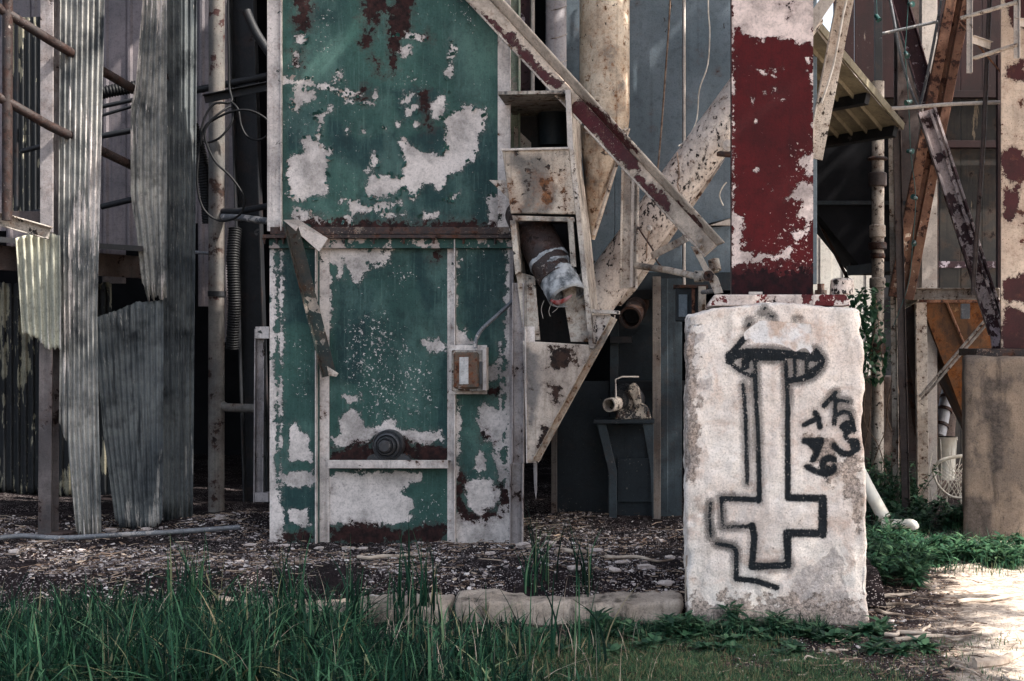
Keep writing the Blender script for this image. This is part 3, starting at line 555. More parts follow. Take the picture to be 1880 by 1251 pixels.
# ------------------------------------------------------------------ mill walls and out-of-view roof, added to keep the interior dark
def wbox(name, lo, hi, mat, **k):
    (a, b, c), (d, e, f) = lo, hi
    return prism(name, [Vector(q) for q in ((a, b, c), (d, b, c), (d, b, f), (a, b, f))], [Vector(q) for q in ((a, e, c), (d, e, c), (d, e, f), (a, e, f))], mat, **k)
mill = thing('mill_shade_shell', 'dark mill shed added to keep the machinery behind the green casing in shade', 'building', (-3, 8, 0.2))
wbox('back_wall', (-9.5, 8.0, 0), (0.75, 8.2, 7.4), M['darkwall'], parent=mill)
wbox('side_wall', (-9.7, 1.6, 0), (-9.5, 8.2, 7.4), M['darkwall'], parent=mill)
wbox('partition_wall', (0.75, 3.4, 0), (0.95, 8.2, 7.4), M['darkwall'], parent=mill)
for q0, q1 in (((-9.7, 2.6, 7.4), (-1.502, 8.2, 7.55)), ((-1.5, 2.6, 7.4), (-0.902, 3.2, 7.55)), ((-1.5, 4.1, 7.4), (-0.902, 8.2, 7.55)), ((-0.9, 2.6, 7.4), (0.95, 8.2, 7.55))): wbox('roof', q0, q1, M['darksteel'], parent=mill)  # unseen roof blocking light, its gap shaped to let sun onto the siding
# ================================================================== LEFT: torn sheets, posts, railing
sw = thing('siding_wall', 'pale pinkish ribbed siding wall behind the torn corrugated sheets', 'wall', P(200, 430, 4.4))
x = -120; k = 0
rs = np.random.default_rng(3)
while x < 430:
    wd = 44
    yb = 470 + rs.uniform(-60, 90) if x < 330 else 560 + rs.uniform(-30, 80)
    pr = [(0, 0), (4, -1.2), (8, -1.2), (12, 0), (wd - 1.0, 0)]
    vs = []; dd = rs.uniform(0, 0.012)
    for yy in (-520, yb):
        for u, dz in pr: vs.append(P(x + u, yy, 4.4 + dd) + Vector((0, dz * 0.011, 0)))
    n5 = len(pr)
    mk('siding_panel', vs, [[i, i + 1, n5 + i + 1, n5 + i] for i in range(n5 - 1)], M['siding'], sw, solid=0.002, recalc=False)
    x += wd; k += 1
for yy, zz in ((100, 4.55), (330, 4.55)): beam('girt', P(-120, yy, zz), P(430, yy, zz), Rp(0.1, 0.06), M['darksteel'], sw)
mk_sheet = lambda *a, **k: corr(*a, **k)
corr('corrugated_sheet', [(18, -80), (20, 420)], [(98, -80), (98, 420)], [(0, 33), (1, 30)], [(0, 400), (1, 396)], 3.4, M['corr_peel'], 7, 0.012, label='black corrugated sheet peeling cream, behind the pipe railing', cat='metal sheet', seed=2)
corr('corrugated_sheet', [(-60, 500), (-60, 1000)], [(205, 500), (205, 1000)], [(0, 520), (1, 520)], [(0, 900), (1, 915)], 4.2, M['corr_peel'], 20, 0.012, rag=6, label='dark corrugated sheet standing in for the deep shade at the far left', cat='metal sheet', seed=5)  # dark sheet fills a gap that is dark only by its depth
# H post
M['greypost'] = paint('grey_brown_post', (112, 104, 102), (82, 76, 76), chip=(56, 44, 40), chip_t=0.64, fine=0.67, rust=(62, 46, 40), rust_t=0.62, streak=0.6, grime=0.7, grimec=(48, 46, 48))
hp = thing('steel_post', 'tall H section post with pale weathered flange at the far left', 'post', P(100, 985, 1.75))
beam('post_shaft', P(101, -420, 1.80), P(100, 430, 1.80), Ip(0.085, 0.12, 0.009), M['pale_post'], hp)
beam('lower_shaft', P(100, 430.5, 1.80), P(96, 992, 1.80), Ip(0.085, 0.12, 0.009), M['greypost'], hp)
boxpx('base_plate', 80, 980, 124, 990, 1.66, 1.84, M['brownsteel'], hp)
# sheets
corr('corrugated_sheet', [(110, -420), (110, 0), (107, 430), (110, 620), (108, 800), (124, 990)], [(194, -420), (192, 0), (182, 430), (178, 600), (182, 800), (187, 990)], [(0, -400), (1, -400)], [(0, 772), (0.12, 800), (0.2, 815), (0.26, 978), (0.5, 986), (1, 980)], 1.72, M['corr_pale'], 8, 0.010, rag=5, label='tall grey corrugated sheet hung beside the pale H post', cat='metal sheet', seed=1)
corr('corrugated_sheet', [(27, 420), (42, 640)], [(110, 420), (112, 660)], [(0, 438), (0.35, 428), (1, 432)], [(0, 612), (0.3, 618), (0.5, 630), (0.6, 643), (0.8, 640), (1, 643)], 1.60, M['corr_cream'], 6, 0.012, rag=4, label='short cream corrugated scrap hanging in front of the pale H post', cat='metal sheet', seed=4)
corr('corrugated_sheet', [(264, -420), (262, 0), (247, 175), (240, 195), (240, 365), (250, 420), (258, 500), (266, 560)], [(306, -420), (306, 560)], [(0, -400), (1, -400)], [(0, 515), (0.2, 552), (0.3, 545), (0.6, 548), (1, 548)], 2.25, M['corr_pale'], 5, 0.012, rag=6, label='grey corrugated sheet torn off at mid height beside the dark sheet', cat='metal sheet', seed=6)
corr('corrugated_sheet', [(296, -420), (300, 950)], [(364, -420), (360, 300), (354, 945)], [(0, -400), (1, -400)], [(0, 962), (0.5, 955), (1, 950)], 2.38, M['corr_dark'], 6, 0.014, tilt=(0.28, 0), rag=3, label='full height dark corrugated sheet left of the pipe post', cat='metal sheet', seed=7)
corr('corrugated_sheet', [(170, 560), (174, 620), (190, 800), (212, 960)], [(300, 540), (300, 700), (298, 960)], [(0, 585), (0.3, 572), (0.6, 556), (1, 550)], [(0, 962), (0.2, 968), (0.5, 972), (0.8, 966), (1, 956)], 2.2, M['corr_dark'], 11, 0.009, tilt=(0.1, -0.12), rag=5, label='lower corrugated sheet fanned out and leaning with ragged foot', cat='metal sheet', seed=8)
# pipe railing
rl = thing('pipe_railing', 'rusty round pipe stair railing at the upper left edge', 'railing', P(15, 410, 1.35))
tube('post', [P(14, -60, 1.34), P(14, 60, 1.34), P(13, 405, 1.34)], 0.031, M['rustpipe'], rl)
tube('rail', [P(-60, -22, 1.25), P(14, 25, 1.34), P(95, 76, 1.55), P(262, 174, 2.4)], 0.031, M['rustpipe'], rl)
tube('rail', [P(-60, 150, 1.25), P(14, 187, 1.34), P(92, 232, 1.55), P(250, 308, 2.4)], 0.031, M['rustpipe'], rl)
tube('post', [P(30, 30, 1.9), P(30, 390, 1.9)], 0.013, M['darksteel'], rl)
pl = thing('stair_platform', 'broken landing edge under the pipe railing', 'platform', P(60, 430, 1.5))
beam('edge_beam', P(-60, 385, 1.28), P(92, 428, 1.55), Up(0.085, 0.05, 0.008), M['cream_dirty'], pl)
boxpx('toe_board', 22, 388, 84, 420, 1.72, 1.75, M['brownsteel'], pl)
beam('joist', P(-60, 470, 1.6), P(262, 492, 2.9), Rp(0.16, 0.06), M['brownsteel'], pl)
prism('deck_plate', [P(-80, 430, 1.5), P(262, 452, 2.15), P(262, 462, 2.15), P(-80, 440, 1.5)], [P(-80, 430, 4.3), P(262, 452, 4.3), P(262, 456, 4.3), P(-80, 436, 4.3)], M['darksteel'], pl)
# cross members behind
for A, B, r, lb in [((40, 278, 2.6), (98, 263, 2.6), 0.018, 'thin dark pipe crossing behind the railing'), ((186, 380, 2.7), (262, 362, 2.7), 0.022, 'dark pipe joining the two tall grey sheets, lowest one'), ((188, 250, 2.9), (262, 236, 2.9), 0.022, 'dark pipe joining the two tall grey sheets, middle one'),
                    ((188, 196, 2.9), (262, 180, 2.9), 0.016, 'slim dark pipe just under the ribbed hose'), ((188, 212, 3.0), (262, 190, 3.0), 0.012, 'thinnest dark pipe below the ribbed hose'), ((40, 395, 2.9), (98, 384, 2.9), 0.02, 'dark pipe low behind the railing post')]:
    tube('cross_pipe', [P(*A), P(*B)], r, M['darksteel'], label=lb, cat='pipe', group='cross pipes between the sheets')
def ribbed(name, pts, r, label, pitch=0.02):
    pts = smoothpts(pts, 12); L = sum((pts[i+1]-pts[i]).length for i in range(len(pts)-1)); n = int(L / pitch * 4)
    cum = np.cumsum([0] + [(pts[i+1]-pts[i]).length for i in range(len(pts)-1)]); a = np.array([tuple(p) for p in pts])
    t = np.linspace(0, L, n); q = np.stack([np.interp(t, cum, a[:, i]) for i in range(3)], 1)
    v, f = tubegeo([Vector(z) for z in q], [r * (1 + 0.10 * math.sin(2*math.pi*s/pitch)) for s in t], 14)
    return mk(name, v, f, M['rubber'], smooth=True, label=label, cat='hose', group='ribbed black hoses')
ribbed('ribbed_hose', [P(150, 182, 3.0), P(200, 168, 3.0), P(262, 158, 3.1)], 0.045, 'black ribbed hose running level between the grey sheets')
ribbed('ribbed_hose', [P(352, 230, 3.3), P(366, 280, 3.3), P(378, 340, 3.3), P(384, 410, 3.35)], 0.05, 'black ribbed hose curving down behind the pipe post')
ribbed('ribbed_hose', [P(432, 420, 3.5), P(428, 480, 3.45), P(430, 560, 3.45), P(426, 640, 3.5)], 0.048, 'black ribbed hose hanging beside the leaning dark beam')
# pipe post with branches
pp = thing('pipe_post', 'tall round pipe post with peeling red top and stub branch', 'post', P(397, 938, 3.2))
tube('shaft', [P(398, -420, 3.2), P(398, 250, 3.2), P(397, 940, 3.2)], 0.060, M['pipecol'], pp, seg=20)
tube('branch', [P(398, 735, 3.2), P(412, 747, 3.19), P(425, 749, 3.18), P(476, 750, 3.1)], 0.033, M['pipecol'], pp, sm=4)
tube('branch', [P(404, 388, 3.2), P(440, 388, 3.05), P(496, 378, 2.9)], 0.024, M['darksteel'], pp)
tube('branch', [P(404, 398, 3.2), P(445, 400, 3.0), P(496, 407, 2.8)], 0.026, M['conduit'], pp)
lathe('collar', P(398, 540, 3.2), (0, 0, 1), [(-0.02, 0.061), (-0.02, 0.067), (0.02, 0.067), (0.02, 0.061)], M['darksteel'], pp)
lb = thing('leaning_beam', 'wide dark brown beam leaning behind the cable coil', 'beam', P(465, 950, 3.7))
beam('beam_shaft', P(436, -420, 3.75), P(476, 950, 3.75), Up(0.20, 0.09, 0.012), M['darksteel'], lb, roll=0)
boxpx('foot_plate', 440, 944, 512, 952, 3.6, 3.85, M['darksteel'], lb)
sa = thing('steel_angle', 'dark angle bar running level behind the pipe post and cable coil', 'beam', P(435, 180, 3.0))
beam('angle_bar', P(376, 183, 3.05), P(500, 158, 3.05), Lp(0.06, 0.05, 0.007, 1), M['darksteel'], sa)
tube('cross_pipe', [P(350, 168, 3.6), P(500, 138, 3.6)], 0.028, M['darksteel'], label='dark pipe sloping behind the steel angle and pipe post', cat='pipe', group='cross pipes between the sheets')
tube('cross_pipe', [P(452, 20, 3.3), P(470, 60, 3.3), P(500, 105, 3.3)], 0.035, M['darksteel'], sm=5, label='short dark bent pipe by the top of the green casing', cat='pipe', group='cross pipes between the sheets')
tube('cross_pipe', [P(355, 463, 3.9), P(392, 466, 3.9)], 0.014, M['conduit'], label='thin pale pipe stub left of the pipe post', cat='pipe', group='cross pipes between the sheets')
T = lambda u, v, Y=2.95: P(340 + u/2.778, v/2.778, Y)
cab = [T(215, -200), T(217, 0), T(222, 250), T(225, 440), T(235, 520, 2.9), T(150, 530, 2.88), T(100, 600, 2.87), T(80, 690, 2.86), T(110, 727, 2.85), T(180, 700, 2.86), T(240, 620, 2.88), T(238, 545, 2.9), T(180, 575, 2.84), T(120, 630, 2.82), T(100, 700, 2.82), T(150, 820, 2.84), T(230, 900, 2.85), T(292, 990, 2.86), T(297, 1060, 2.87), T(260, 1110, 2.87), T(190, 1128, 2.87), T(130, 1105, 2.86), T(85, 1050, 2.85), T(62, 950, 2.84), T(66, 820, 2.84), T(95, 660, 2.84), T(150, 610, 2.83), T(240, 570, 2.8), T(330, 565, 2.8), T(415, 610, 2.82), T(432, 670, 2.84), T(385, 713, 2.85), T(320, 700, 2.86), T(285, 640, 2.87), T(270, 560, 2.88), T(235, 520, 2.9)]
tube('black_cable', cab, 0.0085, M['rubber'], sm=6, seg=8, label='black cable looped in loose coils round the pipe post', cat='cable')
cf = thing('channel_frame', 'narrow pale channel frame standing at the left side of the green casing', 'frame', P(480, 922, 1.95))
beam('channel', P(480, 604, 1.98), P(478, 922, 1.98), Up(0.066, 0.05, 0.008), M['pale_post'], cf)
boxpx('end_cap', 469, 600, 494, 622, 1.90, 1.99, M['pale_frame'], cf)
boxpx('foot', 468, 905, 493, 922, 1.90, 1.99, M['pale_post'], cf)
tube('ground_hose', [P(-30, 992, 1.45), P(40, 984, 1.6), P(110, 988, 1.55), P(220, 982, 1.62), P(330, 976, 1.75), P(440, 968, 1.9)], 0.016, M['conduit'], sm=6, label='grey hose lying across the dirt at the left', cat='hose')
# ================================================================== CENTRE: green casing
YC = 1.6
T3 = lambda u, v: (470 + u/2.606, v/2.606)
T4 = lambda u, v: (470 + u/2.084, 400 + v/2.084)
gc = thing('green_casing', 'tall peeling green steel elevator casing with pale frame bars', 'machine', P(715, 995, YC))
pale_up = lambda p: field(p, [[(150,770),(210,730),(235,660),(300,680),(330,725),(355,715),(335,790),(335,900),(325,945),(265,935),(225,970),(170,940),(148,930)], [(180,420),(205,405),(240,435),(285,435),(270,475),(235,500),(190,535),(170,500)],
    [(680,680),(700,665),(750,705),(800,715),(880,745),(900,710),(925,700),(890,600),(920,555),(985,530),(995,500),(1060,515),(1100,525),(1090,600),(1060,700),(1035,760),(960,820),(880,905),(830,880),(800,870),(760,945),(720,890),(680,925),(600,940),(540,940),(510,890),(550,850),(640,835),(700,850),(690,790),(720,790)],
    [(590,1030),(700,1010),(760,1040),(700,1045)], [(780,1025),(870,1018),(872,1045),(800,1048)], [(910,955),(970,925),(925,968)], [(530,820),(560,730),(585,760),(580,790),(540,830)], [(690,480),(770,440),(735,480),(690,515)], [(720,520),(770,510),(738,570),(715,570)], [(670,230),(745,215),(735,260),(710,295),(690,265)],
    [(830,500),(925,435),(890,560),(850,570)], [(1110,940),(1200,930),(1205,1120),(1120,1110)], [(440,960),(560,990),(690,960),(700,985),(580,1010),(450,1010)]],
    [([(135,385),(260,400),(340,415),(400,430),(440,445),(495,455)], 13), ([(400,345),(405,375),(340,405)], 9), ([(680,165),(800,185)], 10), ([(925,185),(945,240),(920,355)], 8), ([(300,660),(300,560),(370,510)], 7), ([(370,505),(460,485),(560,500),(575,450)], 5), ([(195,265),(185,300)], 14), ([(437,618)], 9), ([(507,633)], 12), ([(410,960)], 10), ([(210,190)], 24), ([(620,610)], 8), ([(688,596)], 8), ([(765,595)], 8), ([(200,1030),(330,1080)], 26), ([(430,1050),(440,1075)], 18)], T3, 2.606)
rust_up = lambda p: np.maximum(field(p, [[(190,-40),(260,-40),(258,130),(235,150),(195,150),(185,100)], [(505,-40),(610,-40),(620,20),(590,100),(545,110),(510,70)], [(520,150),(560,145),(555,200),(540,240),(515,225)], [(640,90),(670,-40),(750,-40),(735,60),(750,140),(700,165),(680,150),(665,330),(645,345),(640,250)], [(560,280),(600,290),(600,330),(585,350)]],
    [([(195,265),(200,320)], 18), ([(510,425),(510,455)], 14), ([(830,185)], 12), ([(800,440),(815,520),(825,630)], 9)], T3, 2.606), field(p, [[(140,1045),(1150,1060),(1150,1130),(140,1130)]], [], T3) - 4)
tone_up = lambda p: field(p, [[(340,560),(480,660),(680,600),(700,660),(900,600),(1150,560),(1150,1100),(440,1060),(520,820),(350,760)], [(150,500),(300,520),(280,640),(150,760)], [(620,420),(900,400),(900,560),(700,590)]], [], T3)
scuff_up = lambda p: field(p, [[(260,60),(360,60),(360,250),(290,250)], [(640,340),(800,330),(860,480),(640,500)], [(880,0),(1050,0),(1050,150),(900,120)]], [], T3)
panel('upper_panel', 500, -80, 924, 432, YC, 0.30, M['green'], gc, {'pale': pale_up, 'rust': rust_up, 'tone': tone_up, 'scuff': scuff_up}, step=3.5)
boxpx('upper_casing', 498, -1000, 926, -81, YC + 0.003, YC + 0.32, M['green_plain'], gc)
boxpx('side_wall', 502, -80, 922, 985, YC + 0.31, YC + 0.75, M['green_plain'], gc)
beam('corner_flange', P(505, -1000, YC + 0.002), P(505, 425, YC + 0.002), Lp(28 * S(YC), 0.03, 0.008, 1), M['pale_frame'], gc)
beam('corner_flange', P(926, -1000, YC + 0.002), P(926, 425, YC + 0.002), Lp(24 * S(YC), 0.02, 0.008, 1), M['pale_frame'], gc)
# joint flange with bolts
boxpx('joint_flange', 482, 431, 946, 437.5, YC - 0.055, YC + 0.01, M['rusty_black'], gc)
boxpx('joint_angle', 496, 417, 940, 430, YC - 0.012, YC - 0.001, M['rusty_black'], gc)
boxpx('joint_angle', 494, 438.5, 940, 456, YC - 0.006, YC + 0.05, M['green_plain'], gc)
for bx in (485, 508, 520, 631, 686, 741, 796, 851, 909):
    lathe('bolt', P(bx, 437, YC - 0.03), (0, 0, -1), [(0, 0.014), (0.012, 0.014), (0.012, 0.008), (0.038, 0.008)], M['rusty_black'], gc, seg=6)
# lower panels (recessed)
z0 = lambda p: np.full(len(p), -40.0)
panel('lower_panel', 495, 457, 586, 998, YC + 0.03, 0.25, M['green'], gc, {'pale': lambda p: field(p, [[(130,800),(160,785),(200,850),(215,940),(180,935),(120,925)], [(95,990),(230,960),(230,1000),(170,1040),(95,1030)], [(125,1120),(200,1115),(205,1175),(130,1165)], [(40,900),(90,1060),(120,1260),(40,1260)]], [([(60,130),(60,420),(58,700),(58,1000)], 14), ([(96,100),(94,1000)], 3)], T4, 2.084),
    'rust': lambda p: field(p, [[(60,1190),(240,1190),(240,1260),(60,1260)]], [], T4) - 9, 'tone': lambda p: field(p, [[(100,100),(235,100),(235,420),(110,400)], [(90,1030),(240,1030),(240,1200),(90,1200)]], [], T4), 'scuff': lambda p: field(p, [[(120,440),(210,440),(215,720),(130,700)]], [], T4)}, step=3.5)
panel('lower_panel', 600, 457, 826, 846, YC + 0.05, 0.22, M['green'], gc, {'pale': lambda p: field(p, [[(275,110),(410,120),(520,122),(515,165),(470,180),(430,170),(415,240),(385,245),(345,180),(335,150),(325,230),(315,230),(300,180),(275,190)], [(315,760),(345,735),(370,725),(400,760),(415,810),(370,825),(320,820)],
    [(280,850),(330,815),(420,800),(470,800),(510,770),(560,810),(640,820),(700,815),(715,850),(640,870),(590,850),(520,830),(440,850),(380,865),(300,870)], [(640,470),(690,472),(728,485),(725,510),(660,515),(640,495)], [(340,680),(405,680),(410,700),(350,705)]], [([(278,190),(281,430)], 8)], T4, 2.084),
    'rust': lambda p: field(p, [[(275,880),(440,860),(460,830),(560,830),(600,865),(735,875),(735,935),(275,935)]], [([(688,140)], 16)], T4, 2.084) - 2, 'tone': lambda p: field(p, [[(560,110),(735,110),(735,940),(690,900),(700,500),(640,300)], [(330,250),(440,270),(400,640),(300,640)]], [], T4), 'scuff': lambda p: field(p, [[(515,190),(620,180),(630,260),(530,290)], [(330,400),(480,330),(560,420),(690,600),(700,780),(440,800),(330,620)]], [], T4)}, step=3.5)
panel('lower_panel', 600, 861, 826, 998, YC + 0.05, 0.22, M['green'], gc, {'pale': lambda p: field(p, [[(270,985),(640,968),(640,1010),(590,1010),(560,1050),(600,1100),(600,1140),(540,1175),(270,1170)]], [], T4), 'rust': lambda p: field(p, [[(270,1175),(420,1160),(560,1190),(740,1150),(740,1260),(270,1260)]], [([(290,1050)], 14)], T4, 2.084) - 7, 'tone': z0, 'scuff': lambda p: field(p, [[(600,1050),(735,1000),(735,1200),(600,1200)]], [], T4)}, step=3.5)
panel('lower_panel', 836, 457, 937, 1000, YC + 0.03, 0.25, M['green'], gc, {'pale': lambda p: field(p, [[(765,440),(800,430),(830,480),(790,490),(765,490)], [(885,575),(930,570),(930,625),(890,630)], [(850,730),(880,710),(930,740),(960,740),(965,800),(935,840),(935,900),(960,990),(930,1010),(915,950),(910,870),(870,840),(850,790)], [(765,1080),(790,1130),(830,1165),(900,1145),(950,1085),(975,1030),(975,1260),(765,1260)], [(800,1010),(900,1000),(930,1050),(910,1110),(860,1140),(810,1110)], [(835,960),(860,900),(880,960)]], [([(935,480),(935,1000)], 5), ([(975,120),(968,700),(972,1100)], 13), ([(770,700),(768,1000)], 6), ([(765,130),(765,420)], 4)], T4, 2.084),
    'rust': lambda p: field(p, [], [([(780,990),(775,1080),(800,1140),(850,1152),(920,1130),(955,1080),(940,1030)], 13), ([(905,665)], 14), ([(870,835),(885,850)], 10)], T4, 2.084), 'tone': lambda p: field(p, [[(765,110),(960,110),(960,560),(780,420)]], [], T4), 'scuff': lambda p: field(p, [[(780,980),(930,980),(930,1130),(800,1130)]], [], T4)}, step=3.5)
hatch = lathe('oval_hatch', P(888, 915, YC + 0.032), (0, -1, 0), [(-0.01, 0.115), (0.004, 0.115), (0.008, 0.108), (0.008, 0.02)], M['boxrust'], gc)
bpy.data.objects.remove(hatch)
# frame bars
beam('frame_bar', P(594, 440, YC + 0.05), P(594, 1000, YC + 0.05), Lp(22 * S(YC), 0.07, 0.008, -1), M['pale_frame'], gc)
beam('frame_bar', P(830, 440, YC + 0.05), P(830, 1002, YC + 0.05), Lp(17 * S(YC), 0.07, 0.008, 1), M['pale_frame'], gc)
beam('edge_bar', P(940, 440, YC + 0.03), P(940, 1002, YC + 0.03), Lp(9 * S(YC), 0.05, 0.006, 1), M['pale_post'], gc)
sh = beam('shelf_bar', P(602, 852.5, YC - 0.06), P(823, 852.5, YC - 0.06), Rp(15 * S(YC), 0.01), M['pale_frame'], gc)
boxpx('shelf_top', 602, 847.5, 823, 850.0, YC - 0.058, YC + 0.05, M['cream_dirty'], gc)
# pillow block bearing
pb = P(712, 818, YC - 0.03)
br = lathe('bearing', pb, (0, -1, 0), [(-0.07, 0.10), (0.0, 0.10), (0.014, 0.094), (0.010, 0.084), (0.035, 0.08), (0.042, 0.07), (0.028, 0.062), (0.07, 0.058), (0.08, 0.05), (0.072, 0.044), (0.11, 0.038), (0.118, 0.03), (0.118, 0.004)], M['bearing'], gc, seg=32)
plate('foot', [(672, 846.5), (676, 838), (690, 832), (700, 820), (724, 820), (735, 832), (750, 838), (754, 846.5)], YC - 0.025, 0.06, M['bearing'], br)
for fx in (681, 746): lathe('bolt', P(fx, 840, YC - 0.0), (0, 0, 1), [(0, 0.011), (0.016, 0.011), (0.016, 0.006), (0.028, 0.006)], M['rusty_black'], br, seg=6)
# diagonal brace with gusset
gb = beam('brace', P(534, 408, YC - 0.10), P(606, 690, YC - 0.055), Lp(24 * S(YC), 0.045, 0.008, -1), M['dark_green_steel'], gc)
prism('gusset', [P(520, 404, YC - 0.13), P(548, 403, YC - 0.13), P(602, 438, YC - 0.06), P(586, 462, YC - 0.06)], [q + Vector((0, 0.012, -0.004)) for q in (P(520, 404, YC - 0.13), P(548, 403, YC - 0.13), P(602, 438, YC - 0.06), P(586, 462, YC - 0.06))], M['pale_frame'], gb)
plate('gusset', [(600, 672), (621, 686), (617, 692), (603, 690)], YC - 0.068, 0.012, M['cream_rust'], gb)
# switch box
sb = thing('switch_box', 'small rusty switch box with pale nameplate on the green casing', 'electrical box', P(860, 722, YC - 0.1))
boxpx('body', 829, 643, 888, 719, YC - 0.13, YC - 0.03, M['cream_dirty'], sb, bevel=0.006)
lid = boxpx('lid', 832, 647, 879, 714, YC - 0.155, YC - 0.131, M['boxrust'], sb, bevel=0.014)
boxpx('nameplate', 843, 656, 860, 706, YC - 0.159, YC - 0.152, M['boxplate'], lid, bevel=0.003)
boxpx('side_flange', 886, 638, 893, 717, YC - 0.14, YC - 0.03, M['pale_frame'], sb)
boxpx('latch', 880, 664, 885, 706, YC - 0.15, YC - 0.135, M['bearing'], sb)
boxpx('back_plate', 824, 634, 894, 724, YC - 0.029, YC - 0.019, M['pale_frame'], sb)
tube('conduit_pipe', [P(873, 640, YC - 0.08), P(874, 625, YC - 0.08), P(884, 606, YC - 0.08), P(912, 580, YC - 0.07), P(938, 556, YC - 0.05), P(955, 535, YC)], 0.013, M['conduit'], sm=6, label='bent grey conduit rising from the switch box', cat='conduit')

# lifted curls of paint along the edges of the bare patches
def curls(name, fn, x0, y0, x1, y1, Y, n, seed):
    rs = np.random.default_rng(seed); p = np.stack([rs.uniform(x0, x1, n * 60), rs.uniform(y0, y1, n * 60)], 1); a = fn(p); p = p[np.abs(a + 1) < 3.5][:n]; V = []; F = []
    for q in p:
        c = P(q[0], q[1], Y - 0.002); s = rs.uniform(0.006, 0.020); w_ = s * rs.uniform(0.5, 1.6); a = rs.uniform(0, 2 * math.pi); o = len(V)
        ux, uz = math.cos(a), math.sin(a)
        for t, lift in ((0, 0), (0.5, 0.25), (1.0, rs.uniform(0.5, 0.9))):
            for sg in (-1, 1):
                k = sg * w_ * (1 - 0.3 * t) * rs.uniform(0.7, 1.1)
                V.append((c.x + ux * s * t - uz * k, c.y - lift * s, c.z + uz * s * t + ux * k))
        F += [[o, o + 1, o + 3, o + 2], [o + 2, o + 3, o + 5, o + 4]]
    ob = mk(name, V, F, M['green_plain'], gc, recalc=False, smooth=True); ob['kind'] = 'stuff'
curls('paint_curls', pale_up, 505, 5, 918, 425, YC, 240, 1)
# ================================================================== chute, cone, tube, brace
ch = thing('feed_chute', 'cream rusty steel feed chute with open front beside the green casing', 'chute', P(985, 850, 1.25))
F0 = 1.2
def deep(name, pts, mat, depth, t=None, par=ch):   # front edge polyline extruded straight back as a sheet
    fr = [P(x, y, Y) for x, y, Y in pts]; bk = [p + Vector((0, depth, 0)) for p in fr]; n = len(fr)
    return mk(name, fr + bk, [[i, i+1, n+i+1, n+i] for i in range(n-1)], mat, par, solid=t or 0.012, recalc=False)
deep('top_plate', [(914, 171, F0), (1044, 169, F0)], M['cream_dirty'], 1.15, 0.02)
deep('side_plate', [(1043, 168, F0), (1046, 275, F0), (1062, 400, F0), (1074, 520, F0), (1086, 640, F0)], M['cream_rust'], 0.95, 0.03)
beam('edge_strip', P(1043, 166, F0 - 0.004), P(1048, 276, F0 - 0.004), Rp(0.034, 0.012), M['white_metal'], ch)
beam('edge_strip', P(1050, 276, F0 - 0.004), P(1087, 640, F0 - 0.004), Rp(0.030, 0.012), M['cream_rust'], ch)
lathe('motor', P(1016, 268, 1.95), (0, 0, 1), [(0, 0.09), (0.0, 0.1), (0.25, 0.1), (0.27, 0.105), (0.30, 0.105)], M['bluedark'], ch, seg=20)
quadpanel('bucket_front', [(938, 392, F0), (1061, 394, F0), (1045, 273, F0), (922, 276, F0)], 0.012, M['bucket'], ch, {'tone': lambda p: field(p, [[(945, 292), (985, 284), (1000, 300), (1018, 340), (1006, 392), (952, 392), (960, 350)]], []), 'rust': lambda p: field(p, [[(985, 320), (1020, 325), (1010, 380), (985, 376)]], [([(935, 340), (942, 380)], 5), ([(1030, 330), (1040, 385)], 4)]) - 6}, 40, 40)
beam('bucket_lip', P(921, 276, F0 + 0.002), P(1046, 273, F0 + 0.002), Rp(0.014, 0.025), M['white_metal'], ch)
deep('bucket_side', [(924, 278, F0 + 0.013), (940, 390, F0 + 0.013)], M['cream_dirty'], 0.9, 0.012)
deep('bucket_floor', [(940, 391, F0 + 0.014), (1056, 394, F0 + 0.014)], M['darksteel'], 0.7, 0.012)
plate('back_plate', [(930, 180), (1040, 180), (1078, 640), (946, 640)], 2.05, 0.02, M['darksteel'], ch)
plate('gusset', [(898, 331), (930, 331), (934, 366), (920, 352)], F0 + 0.05, 0.1, M['cream_rust'], ch)
plate('frame_top', [(940, 396), (1054, 399), (1055, 407), (942, 405)], F0 - 0.01, 0.06, M['cream_dirty'], ch)
plate('frame_side', [(1042, 407), (1052, 407), (1058, 490), (1048, 490)], F0 - 0.012, 0.06, M['cream_dirty'], ch)
plate('frame_side', [(936, 405), (946, 405), (956, 500), (946, 504)], F0 - 0.012, 0.3, M['cream_dirty'], ch)
plate('cheek_plate', [(947, 498), (982, 508), (992, 625), (962, 625)], F0 + 0.06, 0.012, M['cream_dirty'], ch)
plate('cheek_plate', [(1030, 520), (1072, 500), (1084, 628), (1048, 628)], F0 + 0.06, 0.012, M['cream_dirty'], ch)
quadpanel('boot_plate', [(968, 848, F0 + 0.02), (992, 846, F0 + 0.02), (1092, 634, F0 + 0.02), (960, 626, F0 + 0.02)], 0.014, M['boot'], ch, {'tone': lambda p: field(p, [[(966, 640), (985, 650), (990, 750), (972, 800), (964, 720)]], []), 'rust': lambda p: field(p, [[(1008, 633), (1030, 632), (1062, 640), (1064, 672), (1048, 668), (1030, 676), (1012, 672)], [(1012, 708), (1030, 706), (1026, 738), (1016, 734)]], [([(990, 820), (1000, 790)], 4)])}, 50, 60)
plate('boot_plate', [(1088, 578), (1128, 578), (1126, 588), (1098, 630), (1088, 640)], F0 + 0.03, 0.2, M['cream_chip'], ch)
beam('boot_edge', P(1128, 584, F0 - 0.01), P(984, 846, F0 - 0.01), Up(0.042, 0.03, 0.006), M['cream_orange'], ch)
plate('boot_flange', [(1086, 568), (1137, 571), (1137, 577), (1086, 575)], F0 - 0.02, 0.12, M['cream_rust'], ch)
